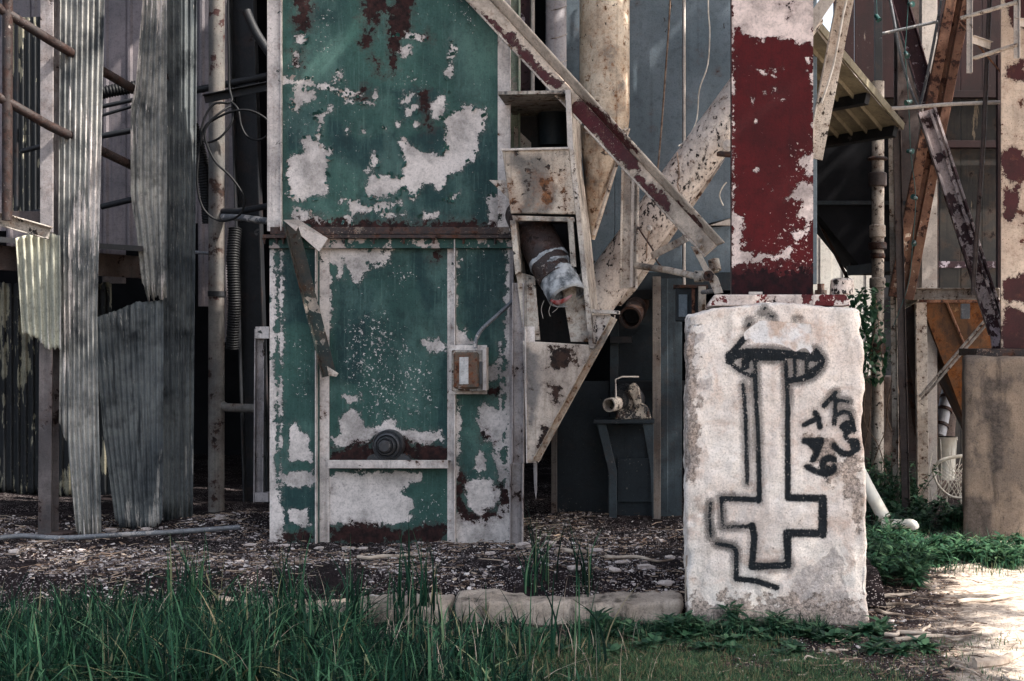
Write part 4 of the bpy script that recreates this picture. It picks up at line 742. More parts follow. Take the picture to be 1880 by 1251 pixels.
beam('channel', P(953, 520, F0 + 0.1), P(952, 850, F0 + 0.1), Up(0.075, 0.05, 0.008), M['pale_post'], ch)
beam('channel', P(973, 600, F0 + 0.04), P(976, 850, F0 + 0.04), Lp(0.06, 0.04, 0.008, -1), M['pale_frame'], ch)
beam('post', P(950, 850, F0 + 0.25), P(949, 1000, F0 + 0.25), Up(0.085, 0.06, 0.008), M['pale_post'], ch)
plate('loose_strip', [(979, 850), (986, 850), (986, 900), (984, 918), (981, 900)], F0 + 0.1, 0.006, M['pale_post'], ch)
# discharge pipe, wrapped
dp = thing('wrapped_pipe', 'rusty pipe end wrapped in grey tape inside the chute opening', 'pipe', P(1000, 560, 1.2))
ax = [P(962, 392, 1.62), P(984, 434, 1.42), P(1008, 480, 1.29), P(1024, 512, 1.23)]
tube('pipe', ax, [0.125, 0.128, 0.125, 0.122], M['rustpipe'], dp, seg=28, sm=5)
wr = []; rr = []
a0, a1 = P(1006, 476, 1.30), P(1043, 546, 1.17)
rs = np.random.default_rng(11)
for i in range(15): wr.append(a0.lerp(a1, i / 14)); rr.append(0.128 + 0.006 * math.sin(i * 2.1) + rs.uniform(-0.003, 0.004) - 0.0012 * i)
v, f = tubegeo(wr, rr, 36, cap=False); V = np.array([tuple(q) for q in v]); V += 0.012 * np.stack([fbm(V, 14, 3), fbm(V + 5, 14, 3), fbm(V + 9, 14, 3)], 1)
mk('tape_wrap', V, f, M['wrap'], dp, smooth=True, solid=0.003, recalc=False)
hollow('pipe_mouth', P(1030, 522, 1.21), P(1040, 542, 1.175), 0.118, 0.10, M['wrap'], dp, seg=28)
tube('red_rag', [P(1012, 552, 1.10), P(1022, 556, 1.07), P(1036, 552, 1.06), P(1050, 542, 1.06)], [0.008, 0.016, 0.014, 0.006], M['redrag'], dp, sm=5, seg=8)
for k in range(4):
    q = P(985 + k * 14, 548 + (k % 3) * 4, 1.08); tube('thread', [q, q + Vector((random.uniform(-.02, .02), 0, -0.05)), q + Vector((random.uniform(-.05, .03), 0.01, -random.uniform(.08, .16)))], 0.0012, M['wire_white'], dp, seg=4, sm=4)
# round leg and cone
cn = thing('cone_spout', 'orange stained round spout tapering to a point behind the chute', 'spout', P(1083, 450, 2.2))
rings = [(1110, -420, 46), (1110, 100, 46), (1110, 215, 46), (1109, 240, 44), (1100, 320, 29), (1092, 390, 16), (1086, 440, 6)]
vs, fs = tubegeo([P(x, y, 2.2) for x, y, r in rings], [r * S(2.2) for x, y, r in rings], 28)
mk('shell', vs, fs, M['cream_orange'], cn, auto=40)
tube('seam', [P(1154, 236, 2.12), P(1126, 320, 2.12), P(1090, 432, 2.12)], 0.014, M['cream_rust'], cn, seg=6)
tube('seam', [P(1152, 236, 2.1), P(1130, 246, 2.035), P(1105, 248, 2.02), P(1075, 244, 2.06)], 0.006, M['cream_rust'], cn, seg=6, sm=3)
# chipped diagonal conveyor tube
ct = thing('conveyor_tube', 'thick cream diagonal tube with black chips running up behind the red column', 'tube', P(1065, 600, 2.4))
tube('shell', [P(1062, 592, 2.4), P(1119, 513, 2.4), P(1364, 178, 2.4), P(1480, 18, 2.4)], 39 * S(2.4), M['cream_chip'], ct, seg=40)
plate('side_web', [(1331, 292), (1300, 340), (1166, 535), (1140, 562), (1128, 560), (1150, 520)], 2.40, 0.012, M['cream_rust'], ct)
lathe('lug', P(1316, 282, 2.3), (1, 0, -0.1), [(0, 0.02), (0.12, 0.02)], M['rusty_black'], ct, seg=12)
lathe('lug', P(1337, 268, 2.25), (0, -1, 0), [(0, 0.04), (0.03, 0.04), (0.03, 0.015), (0.05, 0.015)], M['white_metal'], ct, seg=16)
lathe('knob', P(1192, 420, 2.2), (0, -1, 0), [(0, 0.02), (0.03, 0.022), (0.04, 0.012)], M['white_metal'], ct, seg=14)
# maroon diagonal brace (angle): web faces the viewer, flange on the upper edge
db = thing('diagonal_brace', 'long maroon and cream angle brace slanting down to the column base', 'brace', P(1305, 470, 0.75))
A, B = P(786, -120, 1.62), P(1308, 466, 1.0)
T5 = lambda u, v: (860 + u/2.406, v/2.406)
M['brace'] = paint('brace_web_paint', (84, 22, 30), (60, 16, 22), chip=(216, 198, 180), chip_t=0.70, chip_s=10, fine=0.69, rust=(104, 72, 52), rust2=(44, 31, 27), rust_t=0.68, rust_s=12, streak=0.2, grime=0.25, grimec=(90, 70, 60), attrs=('pale',), bump=0.9, clus=0.4)
mar = lambda p: -field(p, [[(60,60),(110,95),(160,140),(200,150),(275,250),(400,360),(435,392),(385,400),(320,355),(210,225),(140,160)], [(450,470),(500,440),(590,520),(640,560),(740,690),(765,740),(760,765),(700,750),(640,685),(560,605),(460,525)], [(735,755),(800,815),(890,885),(895,945),(850,925),(770,845)]], [], T5)
w0, w1 = (776, -118, 1.62), (1294, 466, 1.0); w3, w2 = (800, -118, 1.62), (1322, 462, 1.0)
quadpanel('web', [(765, -100, 1.62), (1296, 470, 1.0), (1316, 452, 1.0), (788, -120, 1.62)], 0.009, M['brace'], db, {'pale': mar}, 160, 12)
quadpanel('upper_flange', [(789, -121, 1.61), (1317, 451, 0.99), (1330, 446, 0.90), (806, -130, 1.52)], 0.009, M['brace'], db, {'pale': lambda p: -field(p, [[(505,430),(640,540),(760,680),(700,660),(560,520)], [(920,890),(1010,960),(1040,1010),(990,980)], [(560,500),(660,610),(620,600)]], [], T5)}, 160, 6)
beam('lip', P(764, -99, 1.60), P(1295, 472, 0.98), Rp(0.012, 0.03), M['cream_rust'], db)
for q, r in (((1284, 438), 0.018), ((1286, 452), 0.014)): lathe('bolt', P(q[0], q[1], 1.0), (0, -1, 0), [(0, r), (0.018, r), (0.018, r * 0.6), (0.035, r * 0.6)], M['cream_rust'], db, seg=8)
# vertical channel and neighbours
vc = thing('hanging_channel', 'short pale vertical channel hanging in front of the diagonal tube', 'channel', P(1156, 530, 1.9))
beam('channel', P(1158, 300, 1.93), P(1154, 530, 1.93), Up(33 * S(1.9), 0.05, 0.014), M['cream_rust'], vc)
beam('rib', P(1163, 300, 1.912), P(1159, 528, 1.912), Rp(0.022, 0.02), M['white_metal'], vc)
dk = thing('duct_pipe', 'pale lavender round duct with spiral seams above the chute', 'duct', P(1021, 420, 2.6))
tube('duct', [P(1021, -420, 2.6), P(1021, 420, 2.6)], 19 * S(2.6), M['duct'], dk, seg=28)
for yy in (-40, 18, 70, 118, 170): tube('seam', [P(1021 - 19.6, yy + 5, 2.6), P(1010, yy + 2, 2.6 - 0.06), P(1024, yy - 1, 2.6 - 0.076), P(1036, yy - 5, 2.6 - 0.045), P(1021 + 19.6, yy - 7, 2.6)], 0.003, M['cream_rust'], dk, seg=6, sm=4)
tube('thin_pipe', [P(978, -420, 2.4), P(978, 300, 2.4)], 3.8 * S(2.4), M['white_metal'], label='thin white vertical pipe left of the lavender duct', cat='pipe')
gp = thing('pale_green_post', 'pale green vertical post between casing and chute', 'post', P(944, 300, 2.0))
beam('channel', P(944, -420, 2.0), P(944, 640, 2.0), Up(24 * S(2.0), 0.06, 0.01), M['greenpost'], gp)
plate('scrap_plate', [(944, 232), (975, 262), (975, 276), (944, 276)], 1.98, 0.006, M['white_chip'], gp)
boxpx('web', 955, -420, 972, 640, 2.5, 2.52, M['mauve'], gp)
# ------------------------------------------------------------------ blue grey bin wall with wires
bw = thing('bin_wall', 'flat blue grey steel bin wall left of the red column', 'wall', P(1200, 525, 3.2))
for a, b in ((1030, 1128), (1128.6, 1252), (1252.6, 1372), (1372.6, 1500)):
    boxpx('wall_sheet', a, -700, b, 522, 3.2, 3.24, M['bluegray'], bw, bevel=0.004)
boxpx('lower_rail', 1160, 500, 1480, 533, 3.12, 3.2, M['bluedark'], bw)
plate('brace_plate', [(1290, 418), (1350, 398), (1350, 414), (1290, 414)], 3.1, 0.04, M['white_metal'], bw)
tube('wall_pipe', [P(1256, -420, 3.12), P(1256, 528, 3.12)], 2.9 * S(3.12), M['white_metal'], label='thin white pipe running straight up the blue grey wall', cat='pipe')
tube('hanging_rope', [P(1238, -200, 3.0), P(1230, 10, 3.0), P(1222, 130, 3.0), P(1214, 240, 3.0), P(1207, 318, 2.6)], 0.007, M['wire_rust'], seg=6, sm=5, label='rusty rope hanging down to the diagonal tube', cat='rope')
tube('hanging_wire', [P(1301, -200, 3.05), P(1300, 0, 3.05), P(1303, 60, 3.05), P(1299, 120, 3.05), P(1284, 165, 3.05), P(1279, 220, 3.05), P(1262, 255, 2.6), P(1246, 268, 2.25)], 0.0055, M['wire_white'], seg=6, sm=5, label='white wire curling down the blue grey wall', cat='wire')
tube('hanging_wire', [P(1243, 280, 2.22), P(1247, 320, 2.2), P(1244, 340, 2.2), P(1252, 366, 2.2)], 0.004, M['wire_rust'], seg=6, sm=5, label='short brown wire across the diagonal tube', cat='wire')
tube('hanging_wire', [P(1334, 335, 2.6), P(1326, 345, 2.6), P(1321, 360, 2.6), P(1328, 378, 2.6)], 0.005, M['wire_white'], seg=6, sm=5, label='short white hook of wire left of the red column', cat='wire')
tube('hanging_wire', [P(1192, 425, 2.1), P(1188, 450, 2.05), P(1187, 475, 2.05)], 0.005, M['wire_rust'], seg=6, sm=5, label='rusty wire tail below the knob on the tube', cat='wire')
tube('hanging_wire', [P(1171, 417, 1.88), P(1182, 434, 1.85), P(1199, 460, 1.85), P(1205, 478, 1.85), P(1216, 492, 1.86)], 0.006, M['rusty_black'], seg=6, sm=5, label='brown bent wire beside the hanging channel', cat='wire')
lk = thing('linkage_arm', 'cream lever linkage at the foot of the maroon brace', 'linkage', P(1310, 540, 1.1))
beam('flat_arm', P(1200, 469, 1.7), P(1264, 436, 1.3), Rp(0.045, 0.02), M['cream_rust'], lk)
tube('rod', [P(1168, 488, 1.75), P(1225, 496, 1.5), P(1280, 508, 1.2)], 0.022, M['cream_dirty'], lk)
lever = [(1268, 452), (1282, 455), (1300, 490), (1318, 510), (1328, 538), (1312, 540), (1296, 505)]
plate('lever', lever, 1.1, 0.02, M['cream_rust'], lk)
lathe('hub', P(1300, 508, 1.18), (0, -1, 0), [(0, 0.022), (0.09, 0.022), (0.09, 0.032), (0.105, 0.032), (0.105, 0.012), (0.09, 0.010)], M['rusty_black'], lk)
lathe('hub', P(1276, 508, 1.2), (1, -0.3, 0), [(0, 0.036), (0.05, 0.036), (0.05, 0.03), (0.09, 0.03)], M['cream_dirty'], lk)
lathe('roller', P(1310, 478, 1.28), (0.2, -0.3, -1), [(0, 0.036), (0.07, 0.036), (0.07, 0.02), (0.08, 0.02)], M['cream_dirty'], lk)
# ------------------------------------------------------------------ machinery behind
M['bluemid'] = paint('blue_grey_frame_shaded', (62, 73, 80), (45, 54, 60), chip=(150, 140, 134), chip_t=0.68, fine=0.69, rust=(62, 48, 42), rust_t=0.65, grime=0.6, grimec=(34, 39, 44), streak=0.6, streakc=(36, 40, 44))  # frame blue darkened, the shade back here is in the colour
M['brownpale'] = paint('pale_brown_flange', (142, 132, 124), (104, 96, 92), chip=(60, 52, 48), chip_t=0.66, fine=0.67, rust=(84, 60, 46), rust_t=0.62, grime=0.7, grimec=(58, 54, 54), streak=0.6)
mf = thing('machine_frame', 'blue grey steel frame standing behind between chute and plinth', 'machine', P(1180, 950, 2.9))
beam('post', P(1226, 512, 2.95), P(1226, 955, 2.95), [(-0.115, 0), (0.105, 0), (0.105, 0.01), (0.0, 0.01), (0.0, 0.018), (-0.105, 0.018), (-0.105, 0.10), (-0.115, 0.10)], M['bluemid'], mf, up=(1, 0, 0))
boxpx('post_flange', 1198, 508, 1213, 955, 2.80, 2.82, M['brownpale'], mf)
boxpx('post', 1120, 590, 1135, 780, 3.0, 3.06, M['bluemid'], mf)
boxpx('back_panel', 1128, 520, 1200, 780, 3.16, 3.19, M['bluedark'], mf)
boxpx('small_shelf', 1120, 618, 1160, 630, 2.9, 3.0, M['darksteel'], mf)
boxpx('cabinet_side', 1012, 770, 1022, 948, 2.95, 3.0, M['brownpale'], mf)
boxpx('cabinet_panel', 1022, 700, 1118, 948, 3.05, 3.1, M['bluedark'], mf)
boxpx('table_top', 1090, 771, 1201, 778, 2.62, 2.95, M['bluedark'], mf)
plate('gusset', [(1096, 779), (1112, 779), (1132, 865), (1132, 952), (1118, 952), (1118, 868)], 2.66, 0.05, M['bluemid'], mf)
plate('gusset', [(1180, 779), (1200, 779), (1200, 952), (1197, 952), (1194, 860)], 2.66, 0.05, M['bluemid'], mf)
boxpx('door_panel', 1134, 842, 1196, 922, 2.85, 2.87, M['bluedark'], mf)
boxpx('back_board', 1116, 780, 1198, 955, 2.88, 2.9, M['bluedark'], mf)
for yy in (532, 700): boxpx('dark_rail', 1130, yy, 1260, yy + 18, 3.0, 3.1, M['darksteel'], mf)
se = thing('pipe_stub', 'rusty open pipe end poking out above the bearing table', 'pipe', P(1160, 605, 2.8))
hollow('pipe', P(1172, 558, 3.15), P(1157, 584, 2.7), 21 * S(2.7), 17 * S(2.7), M['rusty_black'], se)
ptx = lathe('cap', P(1160, 579, 2.78), (0.3, 1, 0.3), [(0, 0.06), (0.01, 0.06)], M['darksteel'], se)
bt = thing('shaft_bearing', 'greasy pillow block bearing with shaft stub on the steel table', 'bearing', P(1160, 771, 2.75))
hollow('shaft_stub', P(1150, 738, 2.85), P(1118, 744, 2.58), 13 * S(2.6), 10.5 * S(2.6), M['cream_rust'], bt)
hs_ = lathe('housing', P(1150, 735, 2.80), (-0.55, -1, 0.05), [(-0.1, 0.10), (0, 0.12), (0.03, 0.12), (0.035, 0.10), (0.07, 0.095), (0.075, 0.07), (0.11, 0.065)], M['bearing'], bt, seg=24)
prism('base', [P(1128, 771, 2.68), P(1196, 771, 2.68), P(1190, 750, 2.7), P(1172, 735, 2.72), P(1140, 745, 2.72)], [q + Vector((0, 0.2, 0)) for q in (P(1128, 771, 2.68), P(1196, 771, 2.68), P(1190, 750, 2.7), P(1172, 735, 2.72), P(1140, 745, 2.72))], M['greasy'], bt, bevel=0.01)
for bx_ in (1134, 1190): lathe('bolt', P(bx_, 766, 2.66), (0, 0, 1), [(0, 0.014), (0.02, 0.014), (0.02, 0.008), (0.04, 0.008)], M['rusty_black'], bt, seg=6)
lathe('flange', P(1146, 737, 2.74), (-0.55, -1, 0.05), [(0, 0.085), (0.02, 0.085), (0.02, 0.06)], M['greasy'], bt, seg=20)
plate('cap_piece', [(1150, 712), (1164, 702), (1174, 712), (1178, 740), (1168, 752), (1160, 730)], 2.66, 0.1, M['greasy'], bt, bevel=0.01)
tube('wire_bracket', [P(1131, 732, 2.62), P(1130, 697, 2.62), P(1142, 692, 2.65), P(1172, 692, 2.8)], 0.006, M['white_metal'], bt, seg=6)
cb = thing('control_box', 'dark weathered control box behind the top corner of the plinth', 'electrical box', P(1265, 590, 1.7))
boxpx('body', 1240, 528, 1288, 590, 1.6, 1.85, M['bluedark'], cb, bevel=0.006)
boxpx('cover', 1246, 541, 1262, 582, 1.585, 1.599, M['bluegray'], cb)
boxpx('side_bracket', 1270, 530, 1276, 588, 1.57, 1.599, M['rustbeam'], cb)
boxpx('side_bracket', 1282, 526, 1296, 584, 1.5, 1.58, M['cream_dirty'], cb)
tube('rod', [P(1290, 537, 1.45), P(1318, 534, 1.2)], 0.014, M['conduit'], cb)
boxpx('top_rail', 1236, 523, 1300, 529, 1.58, 1.86, M['rusty_black'], cb)
# ================================================================== RIGHT: column, awning, braces
T7 = lambda u, v: (1240 + u/2.234, v/2.234)
Y0 = 0.30
rc = thing('steel_column', 'wide red steel column with peeling white bands on the graffitied plinth', 'column', P(1418, 545, Y0))
pale_c = lambda p: -2.5 + field(p, [[(225,-900),(575,-900),(575,180),(500,180),(440,165),(400,150),(360,170),(330,155),(300,150),(270,130),(225,115)], [(575,640),(530,640),(490,665),(530,690),(535,720),(575,725)], [(575,738),(500,750),(470,790),(440,822),(520,830),(500,880),(520,900),(545,930),(575,915)], [(225,870),(280,890),(285,920),(275,1030),(330,1040),(430,1035),(470,1000),(490,1030),(470,1060),(360,1070),(290,1085),(225,1100)], [(540,290),(575,300),(575,350),(545,345)], [(535,240),(555,240),(555,260),(540,262)], [(225,740),(255,760),(240,800),(225,800)], [(480,950),(565,930),(520,980),(490,1000)]],
    [([(300,380),(320,430)], 2), ([(390,280),(400,300),(440,285)], 2), ([(380,760),(395,785)], 3), ([(320,275),(370,300),(410,315)], 4), ([(375,380),(420,360)], 6), ([(415,410),(450,412)], 4), ([(330,498)], 6), ([(315,430)], 4), ([(330,702)], 6), ([(445,683)], 5), ([(370,300),(440,270)], 3), ([(236,100),(236,1100)], 5), ([(566,180),(566,700)], 4)], T7, 2.234)
rust_c = lambda p: field(p, [[(225,1120),(575,1105),(575,1250),(225,1250)]], [([(455,20),(475,40)], 10), ([(440,10),(480,15)], 6)], T7, 2.234)
panel('front_flange', 1343.5, -420, 1493, 541, Y0, 0.022, M['red'], rc, {'pale': pale_c, 'rust': rust_c, 'scuff': lambda p: field(p, [[(430,560),(575,560),(575,1150),(240,1150),(240,1050),(430,900)]], [], T7) - 8}, step=3, dent=0.002)
boxpx('web', 1414, -420, 1421, 541, Y0 + 0.023, Y0 + 0.37, M['white_chip'], rc)
boxpx('rear_flange', 1341, -420, 1491, 543, Y0 + 0.371, Y0 + 0.39, M['brownsteel'], rc)
bp = plate('base_plate', [(1312, 541), (1553, 541), (1560, 552), (1562, 562), (1300, 562), (1304, 552)], Y0 - 0.12, 0.75, M['base_white'], rc, bevel=0.006)
plate('base_stub', [(1375, 536), (1400, 536), (1400, 541), (1375, 541)], Y0 - 0.06, 0.04, M['white_metal'], rc)
lathe('anchor_bolt', P(1507, 541, Y0 + 0.1), (0, 0, 1), [(0, 0.033), (0.025, 0.033), (0.025, 0.02), (0.06, 0.02)], M['rusty_black'], rc, seg=8)
lathe('stub_post', P(1546, 541, Y0 + 0.25), (0, 0, 1), [(0, 0.072), (0.08, 0.066), (0.092, 0.05)], M['cream_chip'], rc, seg=18)
# slanting cream member behind the column
sm_ = thing('slanting_strut', 'cream rusty strut slanting down behind the right edge of the red column', 'strut', P(1500, 290, 1.0))
beam('strut', P(1590, -200, 1.0), P(1494, 292, 1.0), Lp(0.105, 0.07, 0.01, -1), M['cream_rust'], sm_)
tube('cable', [P(1600, -200, 0.92), P(1552, 10, 0.92), P(1549, 22, 0.92), P(1530, 120, 0.92), P(1508, 190, 0.92)], 0.007, M['wire_white'], sm_, seg=6, sm=4)
wk = thing('white_knee_brace', 'short white brace at the top right of the red column', 'brace', P(1492, 50, 0.8))
beam('brace', P(1560, -60, 0.8), P(1470, 72, 0.8), Rp(0.075, 0.04), M['white_metal'], wk)
# lean-to awning: tan sheets, purlins, fascia, post
aw = thing('lean_to_roof', 'tan metal lean to roof seen from below right of the red column', 'roof', P(1650, 240, 4.4))
A, B, C = P(1478, 30, 2.6), P(1652, 237, 4.4), P(1470, 266, 5.4)
e1 = B - A; e2 = C - B                                  # rake direction, eave direction
nrm = e1.cross(e2).normalized()
if nrm.z < 0: nrm = -nrm
ns = 7
for i in range(ns):
    a, b = i / ns, (i + 1) / ns - 0.012
    pts = []
    q = [A + e2*a, A + e2*b, A + e2*b + e1, A + e2*a + e1]; rib = [A + e2*a + nrm*0.03, A + e2*(a+0.02) + nrm*0.03, A + e2*(a+0.02) + nrm*0.03 + e1, A + e2*a + nrm*0.03 + e1]
    prism('roof_sheet', q, [z + nrm * 0.004 for z in q], M['tan_soffit'], aw)
    prism('seam_rib', [A + e2*b + nrm*0.003, A + e2*(b+0.012) + nrm*0.003, A + e2*(b+0.012) + e1 + nrm*0.003, A + e2*b + e1 + nrm*0.003], [z - nrm*0.035 for z in (A + e2*b, A + e2*(b+0.012), A + e2*(b+0.012) + e1, A + e2*b + e1)], M['tan_soffit'], aw)
for t in (0.66, 0.985):
    s0 = A + e1*t - nrm*0.045; beam('purlin', s0, s0 + e2, Rp(0.09, 0.05), M['darksteel'], aw, up=nrm)
beam('fascia', A + nrm*0.02 - e2.normalized()*0.02, B + nrm*0.02 - e2.normalized()*0.02, Rp(0.06, 0.02), M['tan_soffit'], aw, up=nrm)
beam('eave_post', P(1646, 240, 4.42), P(1663, 952, 4.42), Lp(0.062, 0.05, 0.006, 1), M['brownsteel'], aw)
beam('eave_post', P(1636, 245, 4.9), P(1645, 945, 4.9), Lp(0.05, 0.05, 0.006, 1), M['cream_rust'], aw)
tube('roof_conduit', [P(1478, 22, 2.52), P(1560, 130, 3.45), P(1600, 178, 3.9), P(1618, 197, 4.1), P(1650, 199, 4.1), P(1740, 192, 4.05), P(1842, 188, 4.0)], 0.016, M['white_metal'], sm=5, label='cream conduit along the lean to edge then level to the right column', cat='conduit')
# dark hopper under the awning
dh = thing('dark_hopper', 'dark blue steel hopper hanging under the lean to roof', 'hopper', P(1600, 500, 6.2))
hx = [(1470, 258), (1665, 250), (1665, 372), (1470, 372)]
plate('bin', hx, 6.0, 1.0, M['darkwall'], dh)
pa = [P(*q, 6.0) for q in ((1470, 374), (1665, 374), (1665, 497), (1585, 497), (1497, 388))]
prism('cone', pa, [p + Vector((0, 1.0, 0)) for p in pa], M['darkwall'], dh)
boxpx('rim', 1470, 369, 1668, 376, 5.96, 6.02, M['bluedark'], dh)
beam('bottom_beam', P(1555, 498, 5.9), P(1665, 486, 5.9), Rp(0.09, 0.06), M['bluedark'], dh)
beam('strut', P(1499, 400, 6.4), P(1560, 520, 6.4), Rp(0.03, 0.03), M['rusty_black'], dh)
beam('strut', P(1582, 440, 6.4), P(1548, 520, 6.4), Rp(0.03, 0.03), M['rusty_black'], dh)
# far white siding shed
fs_ = thing('white_shed', 'far sunlit white siding shed glimpsed right of the column', 'shed', P(1540, 828, 12))
x = 1380; k = 0
while x < 1640:
    boxpx('siding_board', x, 372, x + 20.6, 828, 12.0 + (k % 2) * 0.01, 12.06, M['whitesiding'], fs_); x += 21; k += 1
boxpx('dark_band', 1380, 340, 1640, 372, 11.96, 12.1, M['redwall'], fs_)
boxpx('rail', 1380, 382, 1640, 388, 11.7, 11.75, M['white_metal'], fs_)
boxpx('rail', 1380, 430, 1640, 437, 11.7, 11.75, M['white_metal'], fs_)
# stand pipe with couplings
vp = thing('stand_pipe', 'tan vertical pipe with rusted couplings beside the vine', 'pipe', P(1611, 700, 5.6))
sp = 5.6
tube('pipe', [P(1612, 150, sp), P(1611, 922, sp)], 11.5 * S(sp), M['cream_rust'], vp, seg=18)
for y, hgt, rr, mt in ((330, 26, 17, 'brownsteel'), (292, 6, 19, 'rusty_black'), (425, 24, 15, 'cream_rust'), (452, 14, 17, 'rusty_black'), (470, 10, 14, 'rusty_black'), (520, 20, 15, 'cream_rust'), (640, 22, 15, 'rusty_black')):
    lathe('coupling', P(1611, y + hgt/2, sp), (0, 0, 1), [(0, rr*S(sp)*0.85), (0.01, rr*S(sp)), (hgt*S(sp) - 0.01, rr*S(sp)), (hgt*S(sp), rr*S(sp)*0.85)], M[mt], vp, seg=18)
# far red building
rw = thing('red_building', 'dark red sheet building filling the background at the right', 'building', P(1700, 880, 8.6))
x = 1530; k = 0
while x < 2000:
    boxpx('wall_sheet', x, -500, x + 38.4, 170, 8.6, 8.63, M['redwall'], rw, bevel=0.004)
    boxpx('wall_sheet', x, 176, x + 38.4, 260, 8.62, 8.65, M['stainwall'], rw, bevel=0.004)
    if x > 1600: boxpx('wall_sheet', x, 264, x + 38.4, 880, 8.66, 8.7, M['stainwall'] if x > 1690 else M['darksteel'], rw, bevel=0.004)
    x += 39; k += 1
for yy in (166, 258): boxpx('girt', 1530, yy, 2000, yy + 13, 8.5, 8.6, M['redwall'], rw)
boxpx('side_post', 1832, 100, 1846, 560, 7.6, 7.7, M['redwall'], rw)
boxpx('lower_band', 1690, 480, 2000, 492, 8.5, 8.58, M['mauve'], rw)
boxpx('drop_pipe', 1606, -200, 1620, 240, 7.6, 7.66, M['darksteel'], rw)
# columns
g1 = thing('grey_column', 'grey brown H column behind the lean to post', 'column', P(1660, 700, 6.2))
beam('shaft', P(1663, -600, 6.2), P(1663, 905, 6.2), Ip(44 * S(6.2), 0.22, 0.014), M['brownsteel'], g1)
boxpx('base_plate', 1636, 900, 1690, 908, 5.9, 6.3, M['brownsteel'], g1)
g2 = thing('white_column', 'white H column behind the rust coloured brace', 'column', P(1702, 700, 5.7))
beam('shaft', P(1701, -600, 5.7), P(1701, 918, 5.7), Ip(28 * S(5.7), 0.16, 0.012), M['white_metal'], g2)
beam('rusty_edge', P(1720, 250, 5.75), P(1719, 915, 5.75), Rp(0.03, 0.02), M['rusty_black'], g2)
# cross braces
b1 = thing('upper_brace', 'dark maroon double angle brace at the upper right with pale flaking', 'brace', P(1705, 200, 4.9))
beam('angle', P(1632, -60, 4.95), P(1706, 196, 4.95), Up(0.15, 0.07, 0.012), M['mauve'], b1)
tube('conduit', [P(1622, -60, 4.8), P(1638, 20, 4.8), P(1655, 110, 4.8), P(1682, 190, 4.8), P(1692, 182, 4.8), P(1714, 80, 4.7), P(1738, -60, 4.7)], 0.013, M['conduit'], b1, sm=4)
b2 = thing('rust_brace', 'rust orange channel brace crossing the white column', 'brace', P(1655, 545, 4.85))
beam('channel', P(1770, -60, 4.7), P(1652, 548, 4.7), [(-0.11, 0), (0.11, 0), (0.11, 0.07), (0.03, 0.07), (0.03, 0.012), (-0.02, 0.012), (-0.02, 0.07), (-0.11, 0.07)], M['rustbeam'], b2, bevel=0.004)
M['mauvepale'] = paint('mauve_pale_flaking', (176, 162, 160), (150, 138, 140), chip=(52, 30, 36), chip_t=0.54, chip_s=9, fine=0.62, rust=(70, 44, 40), rust_t=0.6, clus=0.5)
b3 = thing('patched_brace', 'dark brace with pale flaked patches running down to the right column foot', 'brace', P(1832, 612, 4.3))
beam('channel', P(1700, 205, 4.6), P(1832, 612, 4.1), Up(0.16, 0.06, 0.02), M['mauvepale'], b3)
beam('flange_strip', P(1708, 205, 4.50), P(1840, 606, 4.0), Rp(0.022, 0.012), M['mauvepale'], b3)
plate('foot_gusset', [(1815, 590), (1848, 585), (1850, 645), (1822, 640)], 4.05, 0.03, M['mauve'], b3)
tube('level_rod', [P(1620, 62, 4.5), P(1722, 40, 4.5)], 0.013, M['conduit'], label='short grey rod crossing the maroon brace near the top', cat='rod')
tube('leaning_rod', [P(1822, -120, 3.9), P(1806, 250, 3.9), P(1786, 542, 3.9)], 0.019, M['brownsteel'], label='long thin pipe leaning from the top down to the steel stand', cat='pipe')
# ladder
ld = thing('wall_ladder', 'white steel ladder end hanging at the top right corner', 'ladder', P(1820, 135, 3.5))
beam('stile', P(1780, -200, 3.5), P(1779, 135, 3.5), Lp(0.042, 0.04, 0.008, 1), M['white_chip'] if False else M['white_metal'], ld)
beam('stile', P(1866, -200, 3.3), P(1866, 108, 3.3), Lp(0.042, 0.04, 0.008, 1), M['white_metal'], ld)
for a, b in (((1764, 34), (1868, 4)), ((1780, 110), (1868, 82)), ((1780, -60), (1868, -86))): tube('rung', [P(*a, 3.52), P(*b, 3.28)], 0.016, M['cream_rust'], ld)
beam('bracket', P(1783, 72, 3.5), P(1818, 84, 3.6), Lp(0.06, 0.03, 0.006, 1), M['white_metal'], ld)
beam('bracket', P(1862, 40, 3.3), P(1900, 46, 3.3), Lp(0.06, 0.03, 0.006, 1), M['white_metal'], ld)
tube('brace_rod', [P(1760, 40, 3.7), P(1838, 134, 3.6)], 0.008, M['rustbeam'], ld)
# right column and plinth
r2 = thing('cream_column', 'cream column with dark red chips on the right hand plinth', 'column', P(1872, 650, 3.5))
def blot(p): return field(p, [[(1838,285),(1860,270),(1885,288),(1885,332),(1850,330),(1838,318)], [(1842,350),(1870,340),(1872,380),(1855,410),(1842,400)], [(1838,520),(1870,505),(1910,500),(1910,560),(1838,552)], [(1838,600),(1850,560),(1910,590),(1910,650),(1838,650)], [(1850,120),(1880,110),(1880,150),(1846,145)], [(1846,0),(1900,-10),(1900,60),(1860,50)]], [])
M['creamcol'] = paint('cream_column_traced', (206, 188, 172), (186, 166, 150), chip=(64, 20, 24), chip_t=0.66, fine=0.655, rust=(96, 58, 42), rust2=(30, 24, 26), rust_t=0.655, rust_s=7, streak=0.35, streakc=(140, 104, 78), attrs=('pale',))
panel('front_flange', 1838, -420, 1990, 640, 3.5, 0.025, M['creamcol'], r2, {'pale': blot}, step=5, dent=0.002)
boxpx('web', 1908, -420, 1916, 640, 3.526, 3.9, M['cream_column'], r2)
boxpx('rear_flange', 1838, -420, 1990, 640, 3.901, 3.92, M['cream_column'], r2)
